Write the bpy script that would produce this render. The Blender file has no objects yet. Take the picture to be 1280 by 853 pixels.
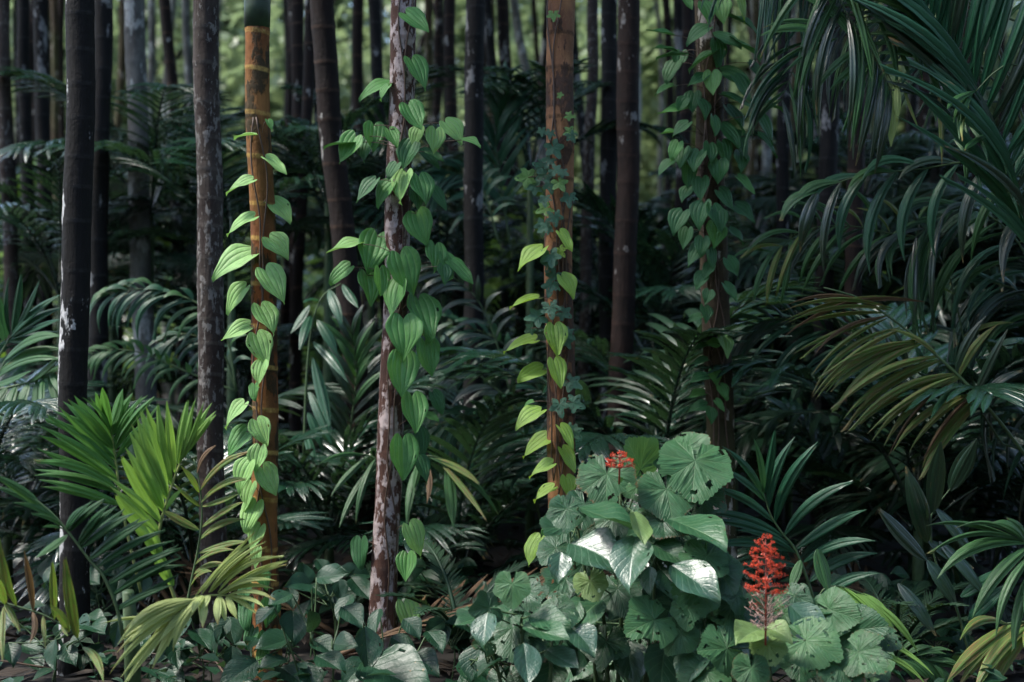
import bpy, math, random
from mathutils import Vector, Matrix, noise
random.seed(7)
PI = math.pi
scene = bpy.context.scene
C = scene.collection

# ------------------------------------------------------------------ camera
CAM_H = 1.4
F = 1778.0                                   # focal length in photo pixels (50 mm, 1280 wide)
cam_d = bpy.data.cameras.new("camera"); cam = bpy.data.objects.new("camera", cam_d); C.objects.link(cam)
cam.location = (0, 0, CAM_H); cam.rotation_euler = (PI/2, 0, 0)
cam_d.lens = 50; cam_d.sensor_width = 36; cam_d.clip_start = 0.1; cam_d.clip_end = 600
cam_d.dof.use_dof = True; cam_d.dof.focus_distance = 5.5; cam_d.dof.aperture_fstop = 1.8
scene.camera = cam

# ------------------------------------------------------------------ world, sun, exposure
SUN_EL, SUN_AZ = math.radians(57), math.radians(262)      # azimuth clockwise from +Y: behind the camera, to the left
world = bpy.data.worlds.new("World"); scene.world = world; world.use_nodes = True
wn = world.node_tree.nodes; wl = world.node_tree.links
sky = wn.new("ShaderNodeTexSky"); sky.sky_type = 'NISHITA'; sky.sun_disc = False
sky.sun_elevation = SUN_EL; sky.sun_rotation = SUN_AZ; sky.dust_density = 1.8; sky.ozone_density = 2.0
wn["Background"].inputs[1].default_value = 0.15
wl.new(sky.outputs[0], wn["Background"].inputs[0])
sd = bpy.data.lights.new("sun", 'SUN'); sun = bpy.data.objects.new("sun", sd); C.objects.link(sun)
sd.energy = 2.1; sd.angle = math.radians(12); sd.color = (1.0, 0.96, 0.88)
sdir = Vector((math.sin(SUN_AZ)*math.cos(SUN_EL), math.cos(SUN_AZ)*math.cos(SUN_EL), math.sin(SUN_EL)))
sun.rotation_euler = sdir.to_track_quat('Z', 'Y').to_euler(); sun.location = (-4, -6, 9)
scene.view_settings.view_transform = 'Standard'; scene.view_settings.look = 'None'
scene.view_settings.exposure = 1.7; scene.view_settings.gamma = 1.0
scene.cycles.max_bounces = 6; scene.cycles.diffuse_bounces = 3; scene.cycles.glossy_bounces = 2
scene.cycles.transmission_bounces = 3; scene.cycles.use_denoising = True

# ------------------------------------------------------------------ helpers
def P(px, py, Y): return Vector(((px-640.0)/F*Y, Y, CAM_H + (427.0-py)/F*Y))
def mesh(name, verts, faces, uvs=None, mat=None, smooth=True):
    m = bpy.data.meshes.new(name); m.from_pydata([tuple(v) for v in verts], [], faces)
    if uvs is not None:
        ul = m.uv_layers.new(name="UVMap"); flat = []
        for f in faces:
            for i in f: flat += [uvs[i][0], uvs[i][1]]
        ul.data.foreach_set("uv", flat)
    if smooth: m.polygons.foreach_set("use_smooth", [True]*len(m.polygons))
    if mat is not None:
        for q in (mat if isinstance(mat, (list, tuple)) else [mat]): m.materials.append(q)
    m.update(); return m
def link(name, data, parent=None, mw=None):
    o = bpy.data.objects.new(name, data); C.objects.link(o)
    if parent is not None: o.parent = parent
    if mw is not None: o.matrix_local = mw
    return o
def thing(name, label, cat, loc=(0,0,0), group=None):
    o = bpy.data.objects.new(name, None); C.objects.link(o); o.location = loc; o.empty_display_size = .1
    o['label'] = label; o['category'] = cat
    if group: o['group'] = group
    return o
WORLD = {}
def off(o):            # accumulated translation of a thing (things are only translated, never rotated, when hand built)
    v = Vector((0,0,0))
    while o is not None: v += o.location; o = o.parent
    return v
def basis(d, n, L=1, W=1, H=None, loc=(0,0,0)):
    d = Vector(d).normalized(); n = Vector(n); n = (n - d*n.dot(d))
    if n.length < 1e-4: n = d.orthogonal()
    n.normalize(); y = n.cross(d)
    if H is None: H = L
    M = Matrix(((d.x*L, y.x*W, n.x*H, loc[0]), (d.y*L, y.y*W, n.y*H, loc[1]), (d.z*L, y.z*W, n.z*H, loc[2]), (0,0,0,1)))
    return M
def crom(pts, n):
    P_ = [pts[0]*2-pts[1]] + list(pts) + [pts[-1]*2-pts[-2]]; out = []
    segs = len(pts)-1
    for i in range(n+1):
        t = i/n*segs; k = min(int(t), segs-1); t -= k
        a,b,c,d = P_[k],P_[k+1],P_[k+2],P_[k+3]
        out.append(0.5*((2*b)+(c-a)*t+(2*a-5*b+4*c-d)*t*t+(3*b-a-3*c+d)*t**3))
    return out
class MB:
    def __init__(s): s.v=[]; s.f=[]; s.uv=[]; s.mi=[]
    def tube(s, pts, rs, k=6, cap=True):
        b = len(s.v); n = len(pts)
        for i,p in enumerate(pts):
            t = (pts[min(i+1,n-1)]-pts[max(i-1,0)])
            if t.length<1e-7: t = Vector((0,0,1))
            t.normalize(); a = t.cross(Vector((.13,.97,.2))).normalized(); c = t.cross(a)
            r = rs[i] if isinstance(rs,(list,tuple)) else rs
            for j in range(k):
                th = 2*PI*j/k; s.v.append(p+a*math.cos(th)*r+c*math.sin(th)*r); s.uv.append((.5, i/max(1,n-1)))
        for i in range(n-1):
            for j in range(k):
                s.f.append((b+i*k+j, b+i*k+(j+1)%k, b+(i+1)*k+(j+1)%k, b+(i+1)*k+j))
        if cap: s.f.append(tuple(b+j for j in range(k))[::-1]); s.f.append(tuple(b+(n-1)*k+j for j in range(k)))
    def add(s, vs, fs, uvs, M=None):
        b = len(s.v)
        s.v += [ (M @ Vector(v)) if M is not None else Vector(v) for v in vs]; s.uv += list(uvs)
        s.f += [tuple(b+i for i in f) for f in fs]
    def mesh(s, name, mat): return mesh(name, s.v, s.f, s.uv, mat)

# ------------------------------------------------------------------ materials
def nd(nt, t, **kw):
    n = nt.nodes.new(t)
    for k,v in kw.items():
        if k.startswith('i'): n.inputs[int(k[1:])].default_value = v
        else: setattr(n, k, v)
    return n
def math_(nt, op, a, b=None, clamp=False):
    n = nt.nodes.new('ShaderNodeMath'); n.operation = op; n.use_clamp = clamp
    for i,x in enumerate((a,b)):
        if x is None: continue
        if isinstance(x,(int,float)): n.inputs[i].default_value = x
        else: nt.links.new(x, n.inputs[i])
    return n.outputs[0]
def mixc(nt, fac, a, b, mode='MIX'):
    n = nt.nodes.new('ShaderNodeMix'); n.data_type='RGBA'; n.blend_type = mode
    for s,x in ((n.inputs[0],fac),(n.inputs[6],a),(n.inputs[7],b)):
        if isinstance(x,(int,float)): s.default_value = x
        elif isinstance(x,(tuple,list)): s.default_value = (*x,1) if len(x)==3 else x
        else: nt.links.new(x, s)
    return n.outputs[2]
def ramp(nt, fac, lo, hi):
    n = nt.nodes.new('ShaderNodeMapRange'); n.inputs[1].default_value=lo; n.inputs[2].default_value=hi
    nt.links.new(fac, n.inputs[0]); return n.outputs[0]
MATS = {}
def leaf_mat(name, base, vein=None, mode='leaflet', rough=.38, transl=.28, spots=0.0, spotcol=(.20,.13,.05), tip=0.0, tipcol=(.22,.15,.05), var=.25, sheen=.5, tcol=None, coat=0.0):
    m = bpy.data.materials.new(name); m.use_nodes = True; nt = m.node_tree; nt.nodes.clear()
    out = nd(nt,'ShaderNodeOutputMaterial'); pr = nd(nt,'ShaderNodeBsdfPrincipled')
    uv = nd(nt,'ShaderNodeUVMap'); sep = nd(nt,'ShaderNodeSeparateXYZ'); nt.links.new(uv.outputs[0], sep.inputs[0])
    u, v = sep.outputs[0], sep.outputs[1]
    oi = nd(nt,'ShaderNodeObjectInfo'); rnd = oi.outputs['Random']
    tc = nd(nt,'ShaderNodeTexCoord'); vm = nd(nt,'ShaderNodeVectorMath', operation='ADD')
    cmb = nd(nt,'ShaderNodeCombineXYZ'); r10 = math_(nt,'MULTIPLY',rnd,37.0)
    nt.links.new(r10,cmb.inputs[0]); nt.links.new(r10,cmb.inputs[1]); nt.links.new(tc.outputs['Object'],vm.inputs[0]); nt.links.new(cmb.outputs[0],vm.inputs[1])
    n1 = nd(nt,'ShaderNodeTexNoise'); n1.inputs['Scale'].default_value = 5.0; n1.inputs['Detail'].default_value=3; nt.links.new(vm.outputs[0], n1.inputs['Vector'])
    n2 = nd(nt,'ShaderNodeTexNoise'); n2.inputs['Scale'].default_value = 22.0; n2.inputs['Detail'].default_value=4; nt.links.new(vm.outputs[0], n2.inputs['Vector'])
    dark = tuple(c*(1-var) for c in base); lite = (base[0]*(1+var*1.3), base[1]*(1+var*.9), base[2]*(1+var*.3))
    col = mixc(nt, rnd, dark, lite)
    col = mixc(nt, ramp(nt,n1.outputs[0],.35,.65), col, tuple(min(1,c*1.22) for c in base))
    if mode=='pinnate':
        s2 = math_(nt,'ABSOLUTE', math_(nt,'SUBTRACT',u,.5))
        side = math_(nt,'POWER', math_(nt,'ABSOLUTE', math_(nt,'COSINE', math_(nt,'SUBTRACT', math_(nt,'MULTIPLY',v,22.0), math_(nt,'MULTIPLY',math_(nt,'POWER',s2,.8),15.0)))), 24.0)
        line = math_(nt,'MAXIMUM', ramp(nt,s2,.022,.008), math_(nt,'MULTIPLY',side,.6))
    elif mode in ('leaflet','heart'):
        k = 5 if mode=='leaflet' else 6
        w = math_(nt,'ABSOLUTE', math_(nt,'COSINE', math_(nt,'MULTIPLY',u,PI*k)))
        line = math_(nt,'POWER', w, 14.0 if mode=='leaflet' else 13.0)
        if mode=='heart':
            s2 = math_(nt,'ABSOLUTE', math_(nt,'SUBTRACT',u,.5))
            cross = math_(nt,'POWER', math_(nt,'ABSOLUTE', math_(nt,'SINE', math_(nt,'ADD', math_(nt,'MULTIPLY',v,34.0), math_(nt,'MULTIPLY',s2,14.0)))), 14.0)
            line = math_(nt,'MAXIMUM', line, math_(nt,'MULTIPLY',cross,.22))
    else:   # fan: u is the angle 0..1, v the radius 0..1; 7 main veins with side veins
        a = math_(nt,'MULTIPLY',u,7.0)
        fr = math_(nt,'ABSOLUTE', math_(nt,'SUBTRACT', math_(nt,'FRACT', a), .5))        # 0 on the vein
        wv = math_(nt,'MULTIPLY', fr, math_(nt,'ADD', v, .12))
        main = ramp(nt, wv, .022, .006)
        side = math_(nt,'POWER', math_(nt,'ABSOLUTE', math_(nt,'SINE', math_(nt,'SUBTRACT', math_(nt,'MULTIPLY',v,20.0), math_(nt,'MULTIPLY',wv,34.0)))), 22.0)
        line = math_(nt,'MAXIMUM', main, math_(nt,'MULTIPLY',side,.5))
    if mode=='leaflet':
        cs = nd(nt,'ShaderNodeCombineXYZ'); nt.links.new(math_(nt,'MULTIPLY',u,16.0),cs.inputs[0]); nt.links.new(math_(nt,'MULTIPLY',v,1.6),cs.inputs[1]); nt.links.new(r10,cs.inputs[2])
        ns = nd(nt,'ShaderNodeTexNoise'); ns.inputs['Scale'].default_value=1.0; ns.inputs['Detail'].default_value=2; nt.links.new(cs.outputs[0],ns.inputs['Vector'])
        streak = ramp(nt,ns.outputs[0],.4,.62); col = mixc(nt, math_(nt,'MULTIPLY',streak,.5), col, tuple(c*.62 for c in base))
    if vein: col = mixc(nt, math_(nt,'MULTIPLY',line,.8 if mode!='leaflet' else .5), col, vein)
    if spots>0:
        mp = nd(nt,'ShaderNodeMapping'); mp.inputs['Scale'].default_value = (.35,1,1) if mode=='leaflet' else (1,1,1)
        nt.links.new(vm.outputs[0], mp.inputs[0]); n3 = nd(nt,'ShaderNodeTexNoise'); n3.inputs['Scale'].default_value = 14.0; n3.inputs['Detail'].default_value=5
        nt.links.new(mp.outputs[0], n3.inputs['Vector'])
        col = mixc(nt, math_(nt,'MULTIPLY',ramp(nt,n3.outputs[0],.72-spots*.4,.76-spots*.4),.85), col, spotcol)
    if tip>0:
        t = math_(nt,'ADD', v, math_(nt,'MULTIPLY', math_(nt,'SUBTRACT',n2.outputs[0],.5), .5))
        t = math_(nt,'SUBTRACT', t, math_(nt,'MULTIPLY', rnd, .35))
        col = mixc(nt, ramp(nt,t,1.0-tip*.6,1.02-tip*.35), col, tipcol)
    nt.links.new(col, pr.inputs['Base Color'])
    rr = math_(nt,'ADD', math_(nt,'MULTIPLY', n2.outputs[0], .25), rough-.12); nt.links.new(rr, pr.inputs['Roughness'])
    pr.inputs['Specular IOR Level'].default_value = sheen
    pr.inputs['Coat Weight'].default_value = coat; pr.inputs['Coat Roughness'].default_value = .22
    bmp = nd(nt,'ShaderNodeBump'); bmp.inputs['Strength'].default_value=.5; bmp.inputs['Distance'].default_value=.006
    h = math_(nt,'ADD', math_(nt,'MULTIPLY',line,-.9 if mode!='pinnate' else -.4), math_(nt,'MULTIPLY', n2.outputs[0], .6)); nt.links.new(h, bmp.inputs['Height'])
    nt.links.new(bmp.outputs[0], pr.inputs['Normal'])
    tr = nd(nt,'ShaderNodeBsdfTranslucent'); nt.links.new(mixc(nt,.6,col,tcol or (base[0]*1.5+.02,base[1]*1.5,base[2]*.6)), tr.inputs[0])
    mx = nd(nt,'ShaderNodeMixShader'); mx.inputs[0].default_value = transl
    nt.links.new(pr.outputs[0],mx.inputs[1]); nt.links.new(tr.outputs[0],mx.inputs[2]); nt.links.new(mx.outputs[0], out.inputs[0])
    MATS[name] = m; return m
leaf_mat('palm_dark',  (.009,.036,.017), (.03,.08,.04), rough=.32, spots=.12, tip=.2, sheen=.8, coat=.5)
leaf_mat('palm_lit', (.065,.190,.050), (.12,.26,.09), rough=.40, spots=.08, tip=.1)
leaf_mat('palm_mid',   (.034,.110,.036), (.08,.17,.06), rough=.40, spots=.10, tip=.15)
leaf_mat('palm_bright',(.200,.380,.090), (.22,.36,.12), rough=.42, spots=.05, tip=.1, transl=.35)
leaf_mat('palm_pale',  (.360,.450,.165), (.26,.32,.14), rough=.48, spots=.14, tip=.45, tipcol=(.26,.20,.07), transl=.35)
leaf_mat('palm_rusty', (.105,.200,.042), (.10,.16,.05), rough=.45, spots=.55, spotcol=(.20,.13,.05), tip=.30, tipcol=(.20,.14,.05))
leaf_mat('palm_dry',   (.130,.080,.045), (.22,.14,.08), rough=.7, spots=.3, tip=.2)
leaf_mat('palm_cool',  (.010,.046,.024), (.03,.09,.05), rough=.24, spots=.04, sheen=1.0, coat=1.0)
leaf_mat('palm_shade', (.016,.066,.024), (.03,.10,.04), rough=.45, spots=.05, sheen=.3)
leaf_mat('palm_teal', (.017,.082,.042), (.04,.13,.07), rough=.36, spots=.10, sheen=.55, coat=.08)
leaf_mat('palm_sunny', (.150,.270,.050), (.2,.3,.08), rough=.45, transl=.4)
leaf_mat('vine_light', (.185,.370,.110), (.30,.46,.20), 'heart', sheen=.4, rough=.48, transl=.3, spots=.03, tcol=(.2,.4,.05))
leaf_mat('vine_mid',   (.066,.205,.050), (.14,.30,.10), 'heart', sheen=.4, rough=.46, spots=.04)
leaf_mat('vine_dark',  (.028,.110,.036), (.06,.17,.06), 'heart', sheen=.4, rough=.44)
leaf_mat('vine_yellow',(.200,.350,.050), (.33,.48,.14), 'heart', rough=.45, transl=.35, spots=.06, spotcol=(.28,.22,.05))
leaf_mat('ivy_dark',   (.042,.125,.072), (.08,.16,.10), 'fan', rough=.42)
leaf_mat('ivy_light',  (.100,.230,.050), (.20,.34,.12), 'fan', rough=.42)
leaf_mat('bush_grey',  (.038,.112,.046), (.10,.19,.09), 'fan', tip=.14, tipcol=(.12,.085,.035), rough=.44, var=.35, spots=.12, spotcol=(.10,.08,.04), sheen=.35)
leaf_mat('bush_green', (.020,.074,.034), (.06,.14,.06), 'fan', tip=.14, tipcol=(.10,.07,.03), rough=.40, var=.35, spots=.14, spotcol=(.08,.06,.03), sheen=.5)
leaf_mat('bush_yellow',(.130,.215,.070), (.2,.29,.12), 'fan', rough=.46, spots=.05)
leaf_mat('bush_glossy',(.026,.084,.044), (.07,.15,.09), 'pinnate', rough=.36, sheen=.8, spots=.05, coat=.35)
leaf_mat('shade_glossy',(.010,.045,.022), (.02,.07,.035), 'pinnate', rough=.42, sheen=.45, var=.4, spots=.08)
leaf_mat('bush_green_p', (.024,.086,.038), (.09,.18,.08), 'pinnate', rough=.44, spots=.08, spotcol=(.08,.06,.03), sheen=.5)
leaf_mat('bush_grey_p', (.042,.116,.050), (.12,.20,.10), 'pinnate', rough=.5, sheen=.4)
leaf_mat('bush_yellow_p', (.130,.215,.070), (.2,.29,.12), 'pinnate', rough=.46)
leaf_mat('fern',       (.020,.062,.028), (.04,.09,.05), rough=.5)
leaf_mat("tree_far",   (.185,.245,.125), rough=.35, transl=.5, tcol=(.24,.33,.15), sheen=.8, mode='leaflet')
leaf_mat('litter',     (.028,.019,.013), rough=.7, transl=.05, var=.5)
def plain(name, col, rough=.6, var=.3, scale=30):
    m = bpy.data.materials.new(name); m.use_nodes=True; nt=m.node_tree; pr=nt.nodes['Principled BSDF']
    tc=nd(nt,'ShaderNodeTexCoord'); n=nd(nt,'ShaderNodeTexNoise'); n.inputs['Scale'].default_value=scale; n.inputs['Detail'].default_value=5
    nt.links.new(tc.outputs['Object'],n.inputs['Vector'])
    nt.links.new(mixc(nt,ramp(nt,n.outputs[0],.3,.7),tuple(c*(1-var) for c in col),tuple(min(1,c*(1+var)) for c in col)),pr.inputs['Base Color'])
    pr.inputs['Roughness'].default_value=rough
    b=nd(nt,'ShaderNodeBump'); b.inputs['Strength'].default_value=.4; b.inputs['Distance'].default_value=.004; nt.links.new(n.outputs[0],b.inputs['Height']); nt.links.new(b.outputs[0],pr.inputs['Normal'])
    MATS[name]=m; return m
plain('stem_green',(.045,.085,.03)); plain('sheath_green',(.024,.050,.024),.5,.5,12); plain('stem_dark',(.035,.045,.02)); plain('stem_brown',(.07,.04,.025)); plain('stem_yellow',(.2,.24,.07))
plain('blossom_red',(.52,.048,.014),.5,.45,25); plain('stalk_red',(.25,.035,.02)); plain('stalk_pale',(.36,.24,.20),.6,.2)
plain('seed_white',(.7,.68,.62))
def trunk_mat(name, base, dark, patch, amt, pscale=(1,1,.45), ring=(.1,.07,.04), ringamt=.5, tint=None, rough=.75, patch_sc=9.0, edge=0.0):
    m = bpy.data.materials.new(name); m.use_nodes=True; nt=m.node_tree; pr=nt.nodes['Principled BSDF']
    tc=nd(nt,'ShaderNodeTexCoord'); oi=nd(nt,'ShaderNodeObjectInfo'); cmb=nd(nt,'ShaderNodeCombineXYZ')
    nt.links.new(math_(nt,'MULTIPLY',oi.outputs['Random'],50.0),cmb.inputs[0]); nt.links.new(math_(nt,'MULTIPLY',oi.outputs['Random'],91.0),cmb.inputs[2])
    add=nd(nt,'ShaderNodeVectorMath',operation='ADD'); nt.links.new(tc.outputs['Object'],add.inputs[0]); nt.links.new(cmb.outputs[0],add.inputs[1])
    def nz(sc, det, rg, stretch):
        mp=nd(nt,'ShaderNodeMapping'); mp.inputs['Scale'].default_value=stretch; nt.links.new(add.outputs[0],mp.inputs[0])
        n=nd(nt,'ShaderNodeTexNoise'); n.inputs['Scale'].default_value=sc; n.inputs['Detail'].default_value=det; n.inputs['Roughness'].default_value=rg
        nt.links.new(mp.outputs[0],n.inputs['Vector']); return n.outputs[0]
    fibre=nz(60,5,.6,(1,1,.12)); blot=nz(7,6,.65,(1,1,.6)); fine=nz(45,6,.7,(1,1,.8)); pt=nz(patch_sc,7,.62,pscale); zone=nz(1.3,2,.5,(1,1,1))
    col=mixc(nt,ramp(nt,blot,.38,.62),dark,base); col=mixc(nt,math_(nt,'MULTIPLY',ramp(nt,fibre,.35,.65),.5),col,tuple(c*.45 for c in base))
    col=mixc(nt,math_(nt,'MULTIPLY',ramp(nt,fine,.58,.75),.5),col,tuple(min(1,c*1.7+.01) for c in base))
    if tint: col=mixc(nt,math_(nt,'MULTIPLY',ramp(nt,zone,.45,.65),.6),col,tint)
    th=math_(nt,'ADD',pt,math_(nt,'MULTIPLY',math_(nt,'SUBTRACT',zone,.5),.35))
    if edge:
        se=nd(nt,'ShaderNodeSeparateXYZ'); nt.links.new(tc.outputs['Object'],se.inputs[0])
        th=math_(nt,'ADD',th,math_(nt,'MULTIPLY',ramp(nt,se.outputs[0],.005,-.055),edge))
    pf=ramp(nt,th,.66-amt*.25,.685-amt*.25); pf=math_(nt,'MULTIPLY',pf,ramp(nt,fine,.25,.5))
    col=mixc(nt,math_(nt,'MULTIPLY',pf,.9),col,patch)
    at=nd(nt,'ShaderNodeUVMap'); sp=nd(nt,'ShaderNodeSeparateXYZ'); nt.links.new(at.outputs[0],sp.inputs[0])
    # ring scar: UV v is an integer at each leaf scar
    fr=math_(nt,'ABSOLUTE',math_(nt,'SUBTRACT',math_(nt,'FRACT',math_(nt,'ADD',sp.outputs[1],math_(nt,'ADD',.5,math_(nt,'MULTIPLY',math_(nt,'SUBTRACT',blot,.5),.08)))),.5))
    rg=ramp(nt,fr,.055,.02); col=mixc(nt,math_(nt,'MULTIPLY',math_(nt,'MULTIPLY',rg,ringamt),ramp(nt,fine,.3,.6)),col,ring)
    nt.links.new(col,pr.inputs['Base Color']); pr.inputs['Roughness'].default_value=rough; pr.inputs['Specular IOR Level'].default_value=.18
    b=nd(nt,'ShaderNodeBump'); b.inputs['Strength'].default_value=.9; b.inputs['Distance'].default_value=.010
    h=math_(nt,'ADD',math_(nt,'ADD',math_(nt,'MULTIPLY',fibre,.6),math_(nt,'MULTIPLY',fine,.7)),math_(nt,'MULTIPLY',pf,.3)); nt.links.new(h,b.inputs['Height']); nt.links.new(b.outputs[0],pr.inputs['Normal'])
    MATS[name]=m; return m
WHITE=(.50,.49,.47)
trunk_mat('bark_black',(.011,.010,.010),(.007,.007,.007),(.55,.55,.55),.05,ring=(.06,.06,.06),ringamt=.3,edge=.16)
trunk_mat('bark_shadow',(.010,.009,.009),(.005,.005,.005),(.22,.22,.22),.22,ring=(.06,.06,.06),ringamt=.3)
trunk_mat('bark_umber',(.024,.013,.010),(.009,.006,.005),(.20,.19,.18),.24,ring=(.07,.04,.03),ringamt=.35,patch_sc=14)
trunk_mat('bark_grey',(.060,.048,.041),(.026,.016,.014),(.20,.19,.18),.42,ring=(.2,.18,.16),ringamt=.3,patch_sc=44)
trunk_mat('bark_orange',(.26,.120,.038),(.095,.045,.018),(.035,.030,.016),.62,ring=(.46,.30,.09),ringamt=.9,tint=(.26,.065,.018))
trunk_mat('bark_mottled',(.105,.052,.038),(.045,.022,.017),(.46,.38,.37),.62,ring=(.16,.10,.08),ringamt=.4,patch_sc=24)
trunk_mat('bark_tan',(.44,.220,.100),(.18,.085,.048),(.060,.038,.030),.60,ring=(.06,.035,.02),ringamt=.85,tint=(.10,.04,.028),patch_sc=12)
trunk_mat('bark_brown',(.017,.010,.008),(.009,.006,.005),(.34,.33,.31),.12,ring=(.10,.06,.04),ringamt=.5)
trunk_mat('bark_pale',(.17,.17,.16),(.07,.065,.06),(.36,.37,.36),.45,ring=(.1,.1,.1),ringamt=.3)
trunk_mat('bark_mossy',(.070,.048,.026),(.026,.020,.013),(.40,.36,.31),.20,ring=(.1,.08,.04),ringamt=.3,tint=(.05,.065,.02),patch_sc=10)
def soil():
    m=plain('soil',(.010,.008,.006),.9,.5,6); return m
soil()

# ------------------------------------------------------------------ leaf meshes
_cache = {}
def strap(mat, bz=.08, by=0.0, tipw=.0, nx=9, ny=8, pleat=.011, key=None):
    """palm leaflet, unit length along X (chord), unit width along Y, arched by bz, curved sideways by by"""
    k = ('strap',mat,bz,by,tipw,nx)
    if k in _cache: return _cache[k]
    vs=[];uv=[];fs=[]
    for i in range(nx+1):
        t=i/nx; w=(math.sin(PI*min(1,(t*.86+.07)))**.62)*(1-t**5*(1-tipw))
        if t<.12: w*= .45+t/.12*.55
        if i==nx: w = max(tipw*.55,.03)
        for j in range(ny+1):
            s=j/ny*2-1
            z=bz*4*t*(1-t) + pleat*(0,1,0,-1)[j%4]*w - abs(s)*.03*w
            jag = (0.03 if j%4==1 else -.02)*(1 if (i==nx and tipw>.2) else 0)
            vs.append((t+jag, s*.5*w + by*4*t*(1-t), z*1.0)); uv.append((j/ny,t))
    for i in range(nx):
        for j in range(ny):
            a=i*(ny+1)+j; fs.append((a,a+ny+1,a+ny+2,a+1))
    m=mesh('leaflet',vs,fs,uv,MATS[mat]); _cache[k]=m; m['sb']=by; return m
# note: lateral curve is in width units; strap width scale is small, so by is given as ratio and rescaled by caller
def strap_dir(mat, base, tip, width, n=(0,-.75,.65), bow=.08, side=0.0, tipw=0.0, parent=None, o3=Vector((0,0,0)), name='leaflet'):
    d=tip-base; L=d.length; W=width
    by = round(max(-6,min(6, side*L/W))*2)/2            # sideways bow in width units, snapped so meshes are shared
    bz = round(bow*12)/12
    return link(name, strap(mat,bz,by,tipw), parent, basis(d,n,L,W,L,base-o3))
def heart(mat, var=0, narrow=False, pin=False):
    k=('heart',mat,var,narrow,pin)
    if k in _cache: return _cache[k]
    rn=random.Random(var*13+5); nx,ny=12,24; vs=[];uv=[];fs=[]
    curl=rn.uniform(.03,.24); tw=rn.uniform(-.26,.26); wf=rn.uniform(.88,1.06); asy=rn.uniform(-.05,.05); ph=rn.uniform(0,6)
    for i in range(nx+1):
        t=i/nx
        if narrow: w=.30*math.sin(PI*t**.8)**.9 + .004
        else:
            tb=[.30,.385,.43,.445,.435,.41,.37,.32,.26,.195,.13,.065,.004]
            if pin: tb=[.04,.17,.27,.33,.365,.375,.365,.335,.29,.23,.155,.075,.004]
            w=tb[i]*wf
        for j in range(ny+1):
            s=j/ny*2-1; a=abs(s)
            x=t - (0 if (narrow or pin) else .15)*math.sin(PI*.82*a**.85)*(1-t)**4
            q=(.5-.5*math.cos(2*PI*3*(s))) if not pin else (.6+.6*math.cos(2*(22*t-15*(a*.5)**.8)))*min(1,a*3)*.8           # quilting between the six lengthwise veins
            z=a*w*.30 + q*.013*math.sin(PI*t)**.5 - curl*(t**2) + tw*s*t*.5 + .012*math.sin(ph+9*t+5*s)*a
            vs.append((x, s*w*(1+.025*math.sin(ph+17*t+s))+asy*math.sin(PI*t), z+.03*a*math.sin(ph*2+8*t+(2 if s>0 else 0)))); uv.append((j/ny,t))
    for i in range(nx):
        for j in range(ny):
            if var>=6 and i>2 and (j<3 or j>ny-4) and rn.random()<.05: continue
            b=i*(ny+1)+j; fs.append((b,b+ny+1,b+ny+2,b+1))
    m=mesh('leaf',vs,fs,uv,MATS[mat]); _cache[k]=m; return m
def fan(mat, var=0, lobes=0.0, holes=False):
    """broad cordate or lobed leaf; origin at the stalk, tip along +X, about 1 long"""
    k=('fan',mat,var,lobes)
    if k in _cache: return _cache[k]
    rn=random.Random(var*31+int(lobes*100)); nr,na=10,84; vs=[];uv=[];fs=[]
    A=PI*.93; ph=rn.uniform(0,6); c1=rn.uniform(.02,.10); drp=rn.uniform(.10,.22)
    for i in range(nr+1):
        r=(i/nr)**.9
        for j in range(na+1):
            u=j/na; th=(u*2-1)*A; x=abs(th)/PI
            R=.62*(1-.30*x) + .20*math.exp(-(th/.28)**2)              # drip tip
            if lobes>0:
                R=.60*(1-.26*x)+.10*math.exp(-(th/.25)**2)
                R*=1-lobes*(.5-.5*math.cos(2*PI*(u*5+.0)))**1.0*(1 if abs(u-.5)<.49 else .3) if False else 1-lobes*(.5+.5*math.cos(2*PI*u*5))
            pk=1-abs((u*7)%1-.5)*2; R*=(.95+.13*(1-abs((u*5+.5)%1-.5)*2)**1.6)*(1+.04*(1-pk)**2)
            R*=1+(.022 if j%2 else -.016)+.03*noise.noise(Vector((math.cos(th)*2,math.sin(th)*2,var*3.1)))+.02*math.sin(th*9+ph)*1.0
            if x>.86: R*= .9
            rr=r*R*1.12
            fr=abs((u*7)%1-.5)*2*1.0                                   # 0 on a vein, 1 between
            wv=fr*r
            z=.026*math.sin(PI*.5*min(1,fr))*r + .05*noise.noise(Vector((rr*2.2*math.cos(th)+ph,rr*2.2*math.sin(th),var))) + .018*math.sin(20*r-17*wv)*min(1,r*2)*fr - drp*rr*rr + c1*math.sin(2*th+ph)*rr
            vs.append((rr*math.cos(th), rr*math.sin(th)*1.02, z)); uv.append((u,r))
    for i in range(nr):
        for j in range(na):
            if var>=2 and i>=2 and noise.noise(Vector((i*.55,j*.22,var*7.7)))>(.47 if i<nr-2 else .36): continue
            b=i*(na+1)+j
            if i==0: fs.append((b+na+1,b+na+2,b+1))
            else: fs.append((b,b+na+1,b+na+2,b+1))
    m=mesh('leaf',vs,fs,uv,MATS[mat]); _cache[k]=m; return m

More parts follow.
